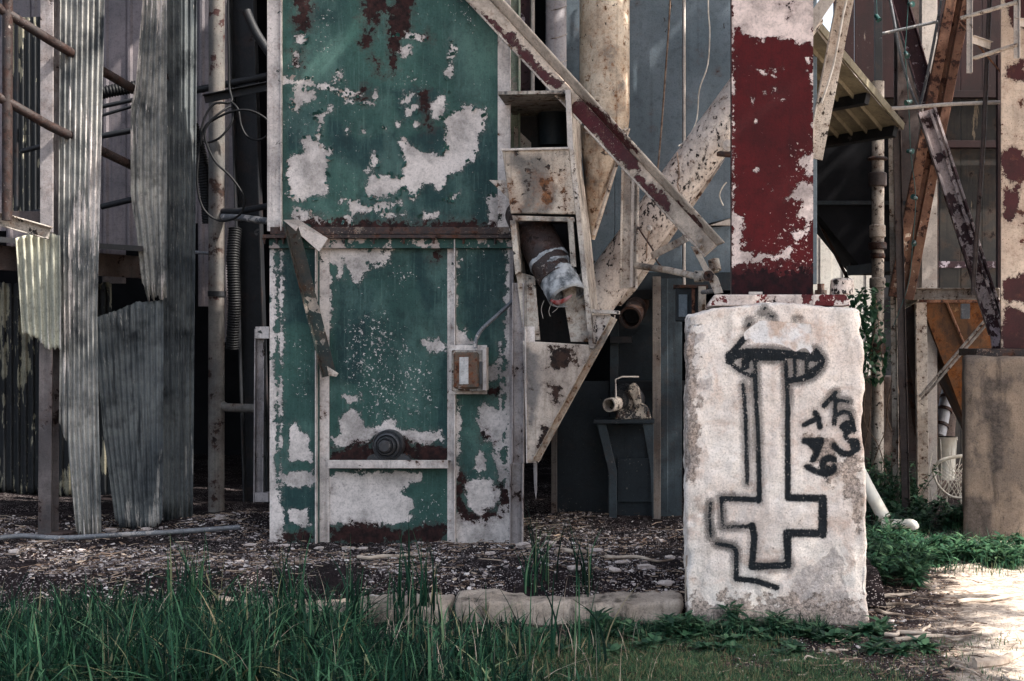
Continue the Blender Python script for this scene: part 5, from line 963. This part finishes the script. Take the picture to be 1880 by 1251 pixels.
boxpx('base_plate', 1793, 641, 2040, 655, 3.36, 4.05, M['rusty_black'], r2, bevel=0.004)
xa = (1770 - VX) * S(3.2); V, F, N = rbox((xa, 3.2, -0.3), (xa + 1.05, 4.15, EYE - (655 - VY) * S(3.2)), 0.03, 0.03)
V += N * (0.012 * fbm(V, 4, 3) + 0.008 * fbm(V, 14, 3))[:, None]
an = -math.atan2(xa, DC + 3.2) * 0.92; ca, sa_ = math.cos(an), math.sin(an); dx, dy = V[:, 0] - xa, V[:, 1] - 3.2
V[:, 0] = xa + dx * ca - dy * sa_; V[:, 1] = 3.2 + dx * sa_ + dy * ca
ppx = np.stack([VX + V[:, 0] / ((DC + V[:, 1]) / FPX), VY + (EYE - V[:, 2]) / ((DC + V[:, 1]) / FPX)], 1)
mk('concrete_block', V, F, M['oldconc'], smooth=True, attrs={'stain': field(ppx, [[(1809, 735), (1835, 725), (1858, 745), (1852, 870), (1815, 875)], [(1765, 915), (1830, 918), (1822, 1000), (1765, 1000)], [(1800, 695), (1856, 695), (1850, 722), (1806, 726)]], [])}, label='brown stained concrete plinth at the right edge under the cream column', cat='plinth')
# steel stand
st = thing('steel_stand', 'rusty angle iron stand left of the brown plinth', 'stand', P(1692, 930, 5.0))
beam('top_angle', P(1680, 540, 4.9), P(1836, 540, 4.6), Up(0.10, 0.06, 0.01), M['cream_rust'], st)
beam('side_angle', P(1682, 540, 4.9), P(1640, 566, 5.9), Lp(0.09, 0.05, 0.01, 1), M['cream_rust'], st)
beam('leg', P(1690, 556, 5.0), P(1694, 932, 5.0), Lp(22 * S(5.0), 0.06, 0.01, -1), M['cream_rust'], st)
beam('back_leg', P(1652, 590, 5.8), P(1684, 800, 5.8), Rp(0.05, 0.03), M['rusty_black'], st)
for dx in (0, 9): beam('diagonal', P(1688 + dx * 0.4, 728 + dx * 0.6, 4.7), P(1808 + dx * 0.5, 588 + dx * 0.6, 4.5), Rp(0.02, 0.03), M['cream_rust'], st)
boxpx('hanging_tag', 1765, 558, 1781, 586, 4.5, 4.54, M['conduit'], st)
# rust hopper
oh = thing('rust_hopper', 'orange rusted hopper between the steel stand and the brown plinth', 'hopper', P(1790, 800, 5.6))
tp = [P(1690, 552, 5.4), P(1860, 552, 5.4), P(1860, 552, 5.4) + Vector((0, 1.2, 0)), P(1690, 552, 5.4) + Vector((0, 1.2, 0))]
bt_ = [P(1782, 800, 5.6), P(1830, 800, 5.6), P(1830, 800, 5.6) + Vector((0, .3, 0)), P(1782, 800, 5.6) + Vector((0, .3, 0))]
prism('cone', tp, bt_, M['orangehopper'], oh)
boxpx('rim', 1688, 545, 1864, 556, 5.36, 5.42, M['rustbeam'], oh)
tube('seam', [P(1738, 556, 5.39), P(1790, 680, 5.47), P(1800, 760, 5.52)], 0.014, M['rustbeam'], oh, seg=6)
# low wall, drain, bucket, basket
lo = P(1575, 692, 7.2); hi = P(1757, 692, 7.2)
V, F, N = rbox((lo.x, 7.2, -0.2), (hi.x, 7.6, lo.z), 0.03, 0.06); V += N * (0.02 * fbm(V, 4, 3))[:, None]
mk('low_wall', V, F, M['lowwall'], smooth=True, label='low brown concrete wall behind the weeds and vine', cat='wall')
dn = thing('drain_pipe', 'grey plastic drain pipe with clamps above the white bucket', 'pipe', P(1725, 800, 6.4))
tube('pipe', [P(1748, 690, 6.6), P(1738, 730, 6.5), P(1724, 802, 6.3)], 0.065, M['pvc'], dn, seg=18)
for t in (0.35, 0.55, 0.8):
    q = P(1748, 690, 6.6).lerp(P(1724, 802, 6.3), t); lathe('clamp', q, P(1724, 802, 6.3) - P(1748, 690, 6.6), [(0, 0.068), (0, 0.076), (0.03, 0.076), (0.03, 0.068)], M['rusty_black'], dn)
bk = thing('bucket', 'white plastic bucket standing behind the wire basket', 'bucket', P(1736, 880, 6.0))
ft = P(1736, 880, 6.0); V, F, N = rbox((ft.x - 0.2, 5.84, -0.1), (ft.x + 0.2, 6.2, ft.z - 0.002), 0.02, 0.05)
mk('concrete_footing', V, F, M['lowwall'], smooth=True, label='low concrete footing under the white bucket', cat='footing')
zb = P(1736, 880, 6.0); hgt = 78 * S(6.0)
lathe('pail', zb, (0, 0, 1), [(0, 0.085), (hgt, 0.104)], M['bucketw'], bk)
lathe('rim', zb + Vector((0, 0, hgt)), (0, 0, 1), [(-0.03, 0.105), (-0.03, 0.113), (0.0, 0.113), (0.0, 0.098)], M['bucketw'], bk)
bs = thing('wire_basket', 'white wire lattice basket tipped over by the brown plinth', 'basket', P(1745, 930, 5.2))
bx0, by0 = 1718, 848
v = []; f = []
def addt(pts, r):
    global v, f
    a, b = tubegeo(pts, r, 5); o = len(v); v += a; f += [[i + o for i in q] for q in b]
for i in range(10):
    x0_ = bx0 - 6 + i * 8; addt([P(x0_, by0 + 14, 5.0), P(x0_ + 28, by0 + 36, 4.96), P(x0_ + 46, by0 + 66, 5.0)], 0.004)
    addt([P(x0_ + 46, by0 + 4, 5.0), P(x0_ + 22, by0 + 34, 4.96), P(x0_, by0 + 66, 5.0)], 0.004)
mk('lattice', v, f, M['basketw'], bs, auto=60)
tube('rim', [P(1712, 862, 5.0), P(1728, 846, 4.95), P(1760, 838, 4.95), P(1796, 836, 5.0)], 0.016, M['basketw'], bs, seg=8, sm=5)
tube('rim', [P(1712, 862, 5.0), P(1722, 890, 4.98), P(1748, 912, 5.0), P(1790, 914, 5.0)], 0.010, M['basketw'], bs, seg=8, sm=5)
for i in range(9):
    a = 1704 + i * 7.5; tube('loose_wire', [P(a, 795 + (i * 37) % 50, 5.1), P(a + random.uniform(-8, 10), 870, 5.05), P(a + random.uniform(-14, 14), 925, 5.0)], 0.004, M['basketw'], bs, seg=5, sm=5)
wp = thing('white_pipe', 'cream pipe with an elbow lying in the weeds behind the plinth', 'pipe', P(1640, 965, 3.3))
tube('pipe', [P(1560, 830, 3.5), P(1590, 890, 3.4), P(1624, 952, 3.3)], 0.052, M['bucketw'], wp, seg=16)
tube('elbow', [P(1620, 962, 3.25), P(1650, 962, 3.2), P(1674, 962, 3.15), P(1680, 970, 3.15)], 0.035, M['bucketw'], wp, seg=14, sm=4)
# string lights
cord = [P(1672, -60, 4.4), P(1664, 60, 4.4), P(1662, 100, 4.4), P(1668, 185, 4.4), P(1672, 280, 4.4), P(1681, 362, 4.4), P(1676, 440, 4.4), P(1668, 520, 4.4), P(1640, 600, 4.4)]
sl_ = thing('string_light', 'thin teal string light cord with sockets hanging before the crossed braces', 'string light', P(1665, 520, 4.4))
tube('cord', cord, 0.004, M['teal'], sl_, seg=5, sm=6)
for sx, sy in ((1672, 8), (1664, 100), (1668, 188), (1671, 278), (1679, 363), (1678, 446)):
    s_ = lathe('socket', P(sx, sy, 4.38), (random.uniform(-1, 1), -0.6, random.uniform(-0.5, 0.5)), [(-0.035, 0.012), (-0.03, 0.018), (0.02, 0.019), (0.024, 0.024), (0.032, 0.024)], M['teal'], sl_, seg=12)
    lathe('bulb', P(sx, sy, 4.34), (0, -1, -0.3), [(0, 0.012), (0.01, 0.014), (0.02, 0.008)], M['bulbglass'], s_, seg=10)
s2 = thing('hanging_socket', 'single teal lamp socket hanging left of the maroon brace', 'lamp socket', P(1611, 35, 4.4))
tube('cord', [P(1606, -80, 4.4), P(1610, 28, 4.4)], 0.004, M['teal'], s2, seg=5)
lathe('socket', P(1611, 33, 4.4), (0.4, -0.5, -0.8), [(-0.035, 0.014), (-0.03, 0.02), (0.02, 0.021), (0.03, 0.026)], M['teal'], s2, seg=12)
# ================================================================== plants, litter, shade tree
def blades(n, fx, hmin, hmax, wmin, wmax, lean, seed, gz, segs=4):
    rs = np.random.default_rng(seed); V = []; F = []
    xy = fx(rs, n); zz = gz(xy[:, 0], xy[:, 1])
    for i in range(len(xy)):
        h = rs.uniform(hmin, hmax) * (xy[i, 2] if xy.shape[1] > 2 else 1); w_ = rs.uniform(wmin, wmax); a = rs.uniform(0, 2*math.pi); ln = abs(rs.normal(0, lean)) * h; tw = rs.uniform(0, 2*math.pi)
        bx, by = math.cos(a), math.sin(a); px_, py_ = math.cos(tw), math.sin(tw); o = len(V)
        kink = rs.uniform(1.6, 3.0)
        for s in range(segs + 1):
            t = s / segs; r = w_ * (1 - t**1.6) * (0.6 + 0.4 * min(1, t * 4)); c = ln * t**kink; z = zz[i] - 0.02 + h * (t - 0.35 * (ln / max(h, 1e-3)) * t**kink)
            x = xy[i, 0] + bx * c; y = xy[i, 1] + by * c
            if s < segs: V += [(x - px_*r, y - py_*r, z), (x + px_*r, y + py_*r, z)]
            else: V.append((x, y, z))
        for s in range(segs - 1): F.append([o + 2*s, o + 2*s + 1, o + 2*s + 3, o + 2*s + 2])
        F.append([o + 2*segs - 2, o + 2*segs - 1, o + 2*segs])
    return V, F
def scatter_px(rs, n, xlo, xhi, ylo, yhi):
    y = rs.uniform(ylo, yhi, n); px = rs.uniform(xlo, xhi, n); return np.stack([(px - VX) * (DC + y) / FPX, y], 1)
def tall(rs, n):
    a = scatter_px(rs, n * 4, -60, 1130, -1.75, 0.12); px = a[:, 0] / ((DC + a[:, 1]) / FPX) + VX
    dens = np.clip(0.55 + 1.5 * fbm(np.stack([a[:, 0], a[:, 1], a[:, 0]*0], 1), 2.2, 2), 0, 1) * np.clip((1110 - px) / 300, 0.03, 1)
    dens *= np.clip((0.2 - a[:, 1]) / 0.5, 0.35, 1)
    keep = a[rs.random(len(a)) < dens][:n]
    pk = keep[:, 0] / ((DC + keep[:, 1]) / FPX) + VX
    hh = np.clip(0.62 + 0.5 * fbm(np.stack([keep[:, 0], keep[:, 1], keep[:, 0]*0 + 3], 1), 3.0, 2) + 0.25 * np.exp(-((pk - 400) / 350)**2), 0.3, 1.25) * np.clip((1150 - pk) / 250, 0.45, 1)
    return np.concatenate([keep, hh[:, None]], 1)
V, F = blades(8200, tall, 0.14, 0.47, 0.0036, 0.0092, 0.95, 21, zlow, 7)
mk('tall_grass', V, F, M['grass'], label='tall dark green grass along the front of the raised yard', cat='grass', kind='stuff', recalc=False, smooth=True)
V, F = blades(260, lambda r_, n: scatter_px(r_, n, -60, 1200, -1.5, 0.1), 0.10, 0.38, 0.0012, 0.003, 0.9, 61, zlow, 5)
mk('dead_straw', V, F, M['twig'], label='dead pale straw stems among the tall grass', cat='grass', kind='stuff', recalc=False, smooth=True)
def tufts(rs, n):
    out = []
    for cx, cy, k, hh in ((985, 0.42, 26, 1.25), (1075, 0.36, 20, 1.15), (745, 0.1, 34, 1.35), (780, 0.15, 24, 1.3), (365, 0.15, 26, 1.3), (530, 0.12, 26, 1.4), (330, 0.1, 30, 1.2), (655, 0.1, 30, 1.15), (1050, -0.9, 9, 1.3), (970, -0.95, 9, 1.1), (1110, -1.0, 6, 1.2)):
        for _ in range(k):
            y = cy + rs.normal(0, 0.05); out.append(((cx - VX) * S(cy) + rs.normal(0, 0.045), y, hh * rs.uniform(0.6, 1.1)))
    return np.array(out)
V, F = blades(1, tufts, 0.28, 0.46, 0.004, 0.0085, 0.3, 5, lambda x, y: np.where(y > 0.3, zyard(x, y), zlow(x, y)), 7)
mk('grass_tufts', V, F, M['grass'], label='upright dark grass tufts standing out of the tall grass and kerb', cat='grass', kind='stuff', recalc=False, smooth=True)
def lawn(rs, n):
    a = scatter_px(rs, n * 3, 850, 1900, -1.6, -0.22); px = a[:, 0] / ((DC + a[:, 1]) / FPX) + VX
    d = np.clip(0.75 + 1.3 * fbm(np.stack([a[:, 0], a[:, 1], a[:, 0]*0 + 7], 1), 3.2, 3), 0.05, 1) * np.clip((1640 - 250 * (a[:, 1] + 1.1) - px) / 120, 0.04, 1) * np.clip((-0.32 - a[:, 1]) / 0.12, 0, 1)
    return a[rs.random(len(a)) < d][:n]
V, F = blades(52000, lawn, 0.025, 0.075, 0.0020, 0.0045, 0.9, 31, zlow, 2)
mk('short_grass', V, F, M['lawn'], label='short dry green grass in the right foreground', cat='grass', kind='stuff', recalc=False, smooth=True)
V, F = blades(6000, lambda rs, n: scatter_px(rs, n, -60, 1100, -1.75, 0.1), 0.02, 0.11, 0.002, 0.005, 0.7, 33, zlow, 3)
mk('grass_understorey', V, F, M['grass'], label='low green growth among the tall grass', cat='grass', kind='stuff', recalc=False, smooth=True)
V, F = blades(4200, lambda r_, n: scatter_px(r_, n, 1040, 1520, -0.34, 0.02), 0.03, 0.13, 0.0018, 0.0045, 0.8, 47, zlow, 4)
mk('grass_fringe', V, F, M['grass'], label='low soft grass along the foot of the graffitied plinth', cat='grass', kind='stuff', recalc=False, smooth=True)
# leafy weeds
def leaf(o, d, L, w_, up):
    d = d.normalized(); s = d.cross(up); s = s.normalized() if s.length > 1e-4 else Vector((1, 0, 0))
    droop = Vector((0, 0, -0.25 * L)); m1 = o + d*L*0.35 + droop*0.1; m2 = o + d*L*0.7 + droop*0.45; tip = o + d*L + droop
    return [o, m1 - s*w_, m1 + s*w_, m2 - s*w_*0.75, m2 + s*w_*0.75, tip], [[0, 2, 1], [1, 2, 4, 3], [3, 4, 5]]
def weed_plant(base, h, rs, V, F, narrow=False, dens=1.0):
    ns = int(rs.integers(3, 6))
    for _ in range(ns):
        a = rs.uniform(0, 2*math.pi); tip = base + Vector((math.cos(a)*h*rs.uniform(.1, .55), math.sin(a)*h*rs.uniform(.1, .55), h*rs.uniform(.55, 1)))
        mid = base.lerp(tip, 0.5) + Vector((0, 0, h*0.12)); st_ = smoothpts([base, mid, tip], 4)
        v, f = tubegeo(st_, 0.0028, 4, False); o = len(V); V += v; F += [[i + o for i in q] for q in f]
        nl = int(12 * dens)
        for k in range(nl):
            t = 0.25 + 0.75 * k / nl; p = st_[min(len(st_)-1, int(t*(len(st_)-1)))]
            q = rs.uniform(0, 2*math.pi); d = Vector((math.cos(q), math.sin(q), rs.uniform(-0.1, 0.9)))
            L = rs.uniform(0.05, 0.10) * (1.0 if not narrow else 1.15); lv, lf = leaf(p, d, L, L * (0.13 if narrow else 0.19), Vector((0, 0, 1)))
            o = len(V); V += lv; F += [[i + o for i in z] for z in lf]
def weeds(name, spots, label, seed, narrow=False):
    rs = np.random.default_rng(seed); V = []; F = []
    for px, y, h in spots:
        x = (px - VX) * S(y); z = float((zyard if (y > 0.3 and px < 1250) else zlow)(np.array([x]), np.array([y]))[0]); weed_plant(Vector((x, y, z - 0.01)), h, rs, V, F, narrow)
    mk(name, V, F, M['weed'], label=label, cat='weeds', kind='stuff', recalc=False, smooth=True)
rs = np.random.default_rng(77)
weeds('weed_fringe', [(rs.uniform(1080, 1265), rs.uniform(-0.35, 0.06), rs.uniform(0.05, 0.17)) for _ in range(14)] + [(rs.uniform(1255, 1470), rs.uniform(-0.26, -0.05), rs.uniform(0.05, 0.14) * (1 - 0.5 * (k % 3 == 0))) for k in range(15)] + [(rs.uniform(1470, 1640), rs.uniform(-0.3, -0.05), rs.uniform(0.02, 0.05)) for _ in range(4)], 'leafy green weeds fringing the foot of the graffitied plinth', 1, True)
weeds('weed_carpet', [(rs.uniform(860, 1700), rs.uniform(-0.75, -0.2), rs.uniform(0.02, 0.05)) for _ in range(60)], 'scattered low weeds before the plinth', 2)
weeds('weed_bush', [(rs.uniform(1585, 1700) + 0, rs.uniform(1.1, 2.7), rs.uniform(0.10, 0.26)) for _ in range(80)] + [(rs.uniform(1690, 1900), rs.uniform(1.9, 2.7), rs.uniform(0.06, 0.16)) for _ in range(70)], 'thick mound of narrow leaved weeds right of the graffitied plinth', 3, True)
weeds('weed_thicket', [(rs.uniform(1580, 1700), rs.uniform(4.6, 6.8), rs.uniform(0.2, 0.5)) for _ in range(60)] + [(rs.uniform(1600, 1790), rs.uniform(3.4, 4.6), rs.uniform(0.06, 0.2)) for _ in range(50)], 'green thicket in front of the low wall', 4)
V, F = blades(2600, lambda r_, n: scatter_px(r_, n, 1590, 1900, 1.6, 4.6), 0.04, 0.18, 0.002, 0.004, 0.6, 44, zlow, 3)
mk('grass_patch', V, F, M['grass'], label='fine grass around the foot of the brown plinth', cat='grass', kind='stuff', recalc=False, smooth=True)
# vine on the stand pipe
V = []; F = []; rs = np.random.default_rng(9); vn = thing('climbing_vine', 'dark leafy vine climbing the stand pipe behind the plinth', 'vine', P(1600, 860, 5.0))
for k in range(420):
    px = rs.normal(1592, 17); py = rs.uniform(525, 700); 
    if px > 1640: continue
    p = P(px, py, rs.uniform(4.7, 5.3)); d = Vector((rs.normal(), rs.normal() - 0.8, rs.normal() - 0.5)); L = rs.uniform(0.05, 0.09); lv, lf = leaf(p, d, L, L*0.3, Vector((0, 0, 1)))
    o = len(V); V += lv; F += [[i + o for i in z] for z in lf]
mk('foliage', V, F, M['weed'], vn, recalc=False, smooth=True)
for k in range(7):
    x0_ = rs.uniform(1580, 1650); tube('stem', [P(x0_, rs.uniform(540, 720), 5.0), P(x0_ + rs.uniform(-25, 25), 760, 5.2), P(x0_ + rs.uniform(-25, 30), 820, 5.3), P(x0_ + rs.uniform(-30, 30), 890, 5.3)], 0.005, M['wire_rust'], vn, seg=5, sm=5)
# ------------------------------------------------------------------ paint flakes, rubble, twigs, dry litter
def flakes(n, sm, fx, zf, smin, smax, seed, mat, name, label, thin=0.25):
    rs = np.random.default_rng(seed); xy = fx(rs, n); z = zf(xy[:, 0], xy[:, 1]); V = []; F = []
    for i in range(len(xy)):
        s = smin * (smax / smin) ** (rs.random() ** 2.2); a0 = rs.uniform(0, 6.28); tx, ty = rs.normal(0, 0.25, 2); m = 5; o = len(V); el = rs.uniform(0.4, 1); th = s * thin * rs.uniform(.3, 1)
        for q in range(m):
            a = a0 + 2*math.pi*q/m + rs.uniform(-.4, .4); r = s * rs.uniform(.55, 1); x = math.cos(a)*r; y = math.sin(a)*r*el
            V.append((xy[i, 0] + x, xy[i, 1] + y, z[i] + 0.004 + th + x*tx + y*ty))
        for q in range(m): v_ = V[o + q]; V.append((v_[0], v_[1], v_[2] - th - 0.003))
        F.append([o + q for q in range(m)]); F += [[o + q, o + m + q, o + m + (q+1) % m, o + (q+1) % m] for q in range(m)]
    mk(name, V, F, mat, label=label, cat='debris', kind='stuff', recalc=False)
def fy(rs, n):
    y = 0.3 + 2.6 * rs.random(n * 3) ** 1.1; px = rs.uniform(-40, 1262, n * 3); a = np.stack([(px - VX) * (DC + y) / FPX, y], 1)
    d = np.clip(0.5 + 1.6 * fbm(np.stack([a[:, 0], a[:, 1], a[:, 0]*0], 1), 2.5, 3), 0.08, 1); return a[rs.random(len(a)) < d][:n]
flakes(14000, 0, fy, zyard, 0.003, 0.022, 51, M['flake'], 'paint_flakes', 'white paint flakes and chips strewn over the dark yard soil')
flakes(4500, 0, fy, zyard, 0.005, 0.026, 55, M['litter'], 'dry_litter', 'dry brown leaf litter and chips over the yard soil', 0.15)
flakes(2200, 0, lambda rs, n: scatter_px(rs, n, 1000, 1740, -1.2, 2.2), zlow, 0.003, 0.016, 52, M['flake'], 'pebble_litter', 'small pale pebbles and bark bits on the soil around the plinth')
flakes(3400, 0, lambda rs, n: scatter_px(rs, n, 1000, 1760, -1.3, 2.4), zlow, 0.004, 0.022, 53, M['litter'], 'bark_litter', 'brown bark and leaf bits on the soil around the plinth', 0.15)
def twigs(n, fx, zf, seed, name, label):
    rs = np.random.default_rng(seed); xy = fx(rs, n); zz = zf(xy[:, 0], xy[:, 1]); V = []; F = []
    for (x, y), z0_ in zip(xy, zz):
        a = rs.uniform(0, math.pi); L = rs.uniform(0.03, 0.13); r = rs.uniform(0.0012, 0.0035); pts = []
        for t in (-0.5, 0, 0.5):
            xx = x + math.cos(a)*L*t + rs.normal(0, 0.006); yy = y + math.sin(a)*L*t; pts.append(Vector((xx, yy, z0_ + 0.006 + r + rs.uniform(0, 0.012))))
        v, f = tubegeo(pts, [r, r, r*0.5], 4); o = len(V); V += v; F += [[i + o for i in q] for q in f]
    mk(name, V, F, M['litter'], label=label, cat='debris', kind='stuff', recalc=False)
twigs(1100, fy, zyard, 71, 'twig_litter', 'fine dead twigs scattered over the yard soil')
twigs(800, lambda rs, n: scatter_px(rs, n, 1000, 1800, -1.3, 2.4), zlow, 72, 'twig_scatter', 'fine dead twigs on the soil around the plinth')
def rock(px, py, Y, r, lab, grp, flat=0.5, seed=0, zf=None):
    rs = np.random.default_rng(seed); bm = bmesh.new(); bmesh.ops.create_icosphere(bm, subdivisions=2, radius=1); v = np.array([tuple(q.co) for q in bm.verts]); f = [[q.index for q in z.verts] for z in bm.faces]; bm.free()
    v = np.sign(v) * np.abs(v) ** 0.7; v = v * (1 + 0.75 * fbm(v + seed * 3.1, 1.1, 4, 0.6))[:, None] * np.array([1, 0.8, flat]) * r * 0.62; x = (px - VX) * S(Y); z = float((zf or zyard)(np.array([x]), np.array([Y]))[0]); v += np.array([x, Y, z + r * flat * 0.45])
    mk('rubble_chunk', v, f, M['rubble'], label=lab, cat='rubble', group=grp)
GY = 'pale rubble chunks on the yard'; LY = 'pale rubble chunk lying on the dark yard soil'
for i, (px, Y, r, fl, lb) in enumerate([(25, 1.05, 0.05, .6, 'lumpy pale chunk on the dirt at the far left edge'), (205, 2.05, 0.06, .4, 'pale chunk at the ragged foot of the fanned corrugated sheet'), (270, 2.1, 0.05, .35, 'smaller pale chunk right of the fanned sheet foot'), (405, 2.3, 0.06, .5, 'rounded pale chunk lying before the pipe post foot'),
    (460, 1.45, 0.07, .2, 'flat pale slab just left of the green casing'), (585, 1.40, 0.05, .25, 'flat chip at the foot of the left frame bar'), (640, 1.42, 0.07, .2, 'flat pale slab under the middle casing panel'), (520, 1.42, 0.08, .15, 'thin wide slab at the left corner of the green casing'), (665, 1.3, 0.05, .3, 'small pale chunk in front of the middle casing slab'),
    (1145, 0.75, 0.07, .25, 'flat pale slab midway between chute and plinth'), (1185, 0.6, 0.08, .3, 'largest pale slab close behind the kerb near the plinth'), (1230, 1.0, 0.05, .4, 'pale chunk nearest the left face of the plinth'), (1095, 1.2, 0.07, .25, 'flat pale slab below the bearing table'), (1055, 0.55, 0.06, .4, 'pale chunk beside the grass tuft behind the kerb'), (1130, 0.5, 0.05, .5, 'small knobbly chunk on the kerb edge'),
    (960, 1.35, 0.09, .3, 'broad pale slab at the foot of the chute post'), (1010, 1.5, 0.06, .3, 'pale chunk right of the chute post foot'), (900, 1.2, 0.05, .3, 'pale chunk before the right casing panel'), (760, 1.1, 0.04, .3, 'small pale chunk beside the long grey stick'), (310, 0.9, 0.05, .3, 'pale chunk in the dirt before the dark full height sheet'), (440, 0.8, 0.04, .3, 'small pale chunk in the dirt before the pipe post'), (150, 1.3, 0.04, .4, 'small pale chunk before the tall grey sheet'), (1220, 0.42, 0.06, .4, 'pale chunk where the kerb meets the plinth')]):
    rock(px, 0, Y, r, lb, GY, fl, i)
for i, (px, Y, r, fl, lb) in enumerate([(1605, -0.08, 0.035, .7, 'white stone touching the right foot of the graffitied plinth'), (1622, -0.02, 0.028, .7, 'white stone second out from the right plinth foot'), (1636, 0.03, 0.03, .6, 'white stone third out from the right plinth foot'), (1600, 0.3, 0.02, .7, 'tiny white stone farther back along the right plinth side'), (1660, 0.1, 0.02, .6, 'outermost tiny white stone right of the plinth')]):
    rock(px, 0, Y, r, lb, 'white stones by the plinth foot', fl, 60 + i, zlow)
def stick(px0, Y0_, px1, Y1_, r, label, name='fallen_stick', zf=zlow, lift=0.012, bend=0.02, mat='twig'):
    rs = np.random.default_rng(int(px0 * 7 + px1)); pts = []
    for k in range(6):
        t = k / 5; Y = Y0_ + (Y1_ - Y0_)*t; x = ((px0 + (px1 - px0)*t) - VX) * S(Y); z = float(zf(np.array([x]), np.array([Y]))[0]); pts.append(Vector((x + rs.normal(0, bend)*0.6, Y + rs.normal(0, bend), z + lift + abs(rs.normal(0, 0.006)))))
    tube(name, pts, [r, r*0.95, r*0.9, r*0.8, r*0.6, r*0.35], M[mat], sm=3, seg=7, label=label, cat='stick', group='fallen sticks on the ground')
stick(1622, -0.34, 1712, -0.30, 0.011, 'pale straight stick before the right foot of the plinth')
stick(1640, -0.42, 1790, -0.36, 0.012, 'longer pale stick running into the sunlit ground')
stick(1690, -0.26, 1712, -0.12, 0.009, 'short pale twig stub beside the straight stick')
stick(1602, 0.55, 1690, 0.50, 0.010, 'grey stick in the dark soil just right of the plinth')
stick(1600, 0.28, 1665, 0.20, 0.010, 'second grey stick in the dark soil by the plinth')
stick(1620, 0.75, 1675, 0.85, 0.012, 'thick grey twig at the foot of the weed mound')
stick(1760, 0.55, 1880, 0.75, 0.014, 'brown branch across the sunlit ground at the right edge')
stick(1780, 2.5, 1862, 2.55, 0.02, 'pale forked stick in the sun before the brown plinth')
stick(1800, -1.05, 1900, -0.72, 0.028, 'thick pale branch at the lower right corner')
stick(1752, -1.0, 1815, -1.32, 0.006, 'thin pale straw in the lower right grass')
stick(1848, -1.12, 1858, -1.4, 0.007, 'short straw stem beside the thick branch')
stick(1435, -0.93, 1520, -0.93, 0.006, 'thin white twig in the short grass')
stick(1515, -0.72, 1555, -0.66, 0.008, 'small pale twig before the plinth weeds')
stick(660, 1.0, 760, 1.06, 0.012, 'long grey stick on the yard soil before the green casing', zf=zyard)
stick(1020, 1.15, 1095, 1.05, 0.014, 'grey branch piece on the yard soil right of the chute', zf=zyard)
stick(1110, 0.95, 1235, 0.85, 0.012, 'crooked grey branch beside the plinth on the yard', zf=zyard)
tube('dry_stalk', [P(1259, 1105, 0.07), P(1259, 1060, 0.06), P(1261, 1020, 0.06)], 0.005, M['twig'], seg=6, label='upright dry stalk at the left edge of the plinth', cat='stalk')
# ------------------------------------------------------------------ shade trees standing out of frame, whose crowns shade the yard
def tree(name, base, crown, rad, n, label, seed, lsz=0.22):
    rs = np.random.default_rng(seed); t = thing(name, label, 'tree', base); c = Vector(crown); b = Vector(base)
    tube('trunk', [b - Vector((0, 0, 0.2)), b.lerp(c, 0.35) + Vector((0.1, 0.1, 0.4)), b.lerp(c, 0.7), c], [0.26, 0.2, 0.14, 0.05], M['trunk'], t, sm=5, seg=12)
    V = []; F = []
    ends = []
    for k in range(14):
        d = Vector(rs.normal(0, 1, 3)); d.normalize(); e = c + Vector((d.x*rad[0], d.y*rad[1], d.z*rad[2])) * 0.8; ends.append(e)
        tube('limb', [b.lerp(c, rs.uniform(.5, .9)), b.lerp(c, 0.9).lerp(e, 0.5) + Vector((0, 0, .2)), e], [0.07, 0.05, 0.015], M['trunk'], t, sm=3, seg=6)
    cl = [Vector((c.x + q[0]*rad[0], c.y + q[1]*rad[1], c.z + q[2]*rad[2])) for q in rs.normal(0, 0.5, (70, 3))]
    for k in range(n):
        q = rs.normal(0, 1, 3); q = q / np.linalg.norm(q) * rs.random() ** 0.27
        p = Vector((c.x + q[0]*rad[0], c.y + q[1]*rad[1], c.z + q[2]*rad[2]))
        d = Vector(rs.normal(0, 1, 3)); L = lsz * rs.uniform(.6, 1.3); lv, lf = leaf(p, d, L, L*0.32, Vector(rs.normal(0, 1, 3))); o = len(V); V += lv; F += [[i + o for i in z] for z in lf]
    mk('crown', V, F, M['treeleaf'], t, recalc=False, smooth=True)
tree('shade_tree', (6.6, -4.2, 0), (4.22, -1.1, 7.2), (3.8, 4.2, 1.4), 12500, 'broad leafy tree shading the yard from the right', 1)
tree('shade_tree', (9.6, 5.5, 0), (7.5, 4.0, 7.3), (2.4, 3.1, 1.2), 4200, 'second leafy tree beyond the right edge shading the brown plinth', 2)
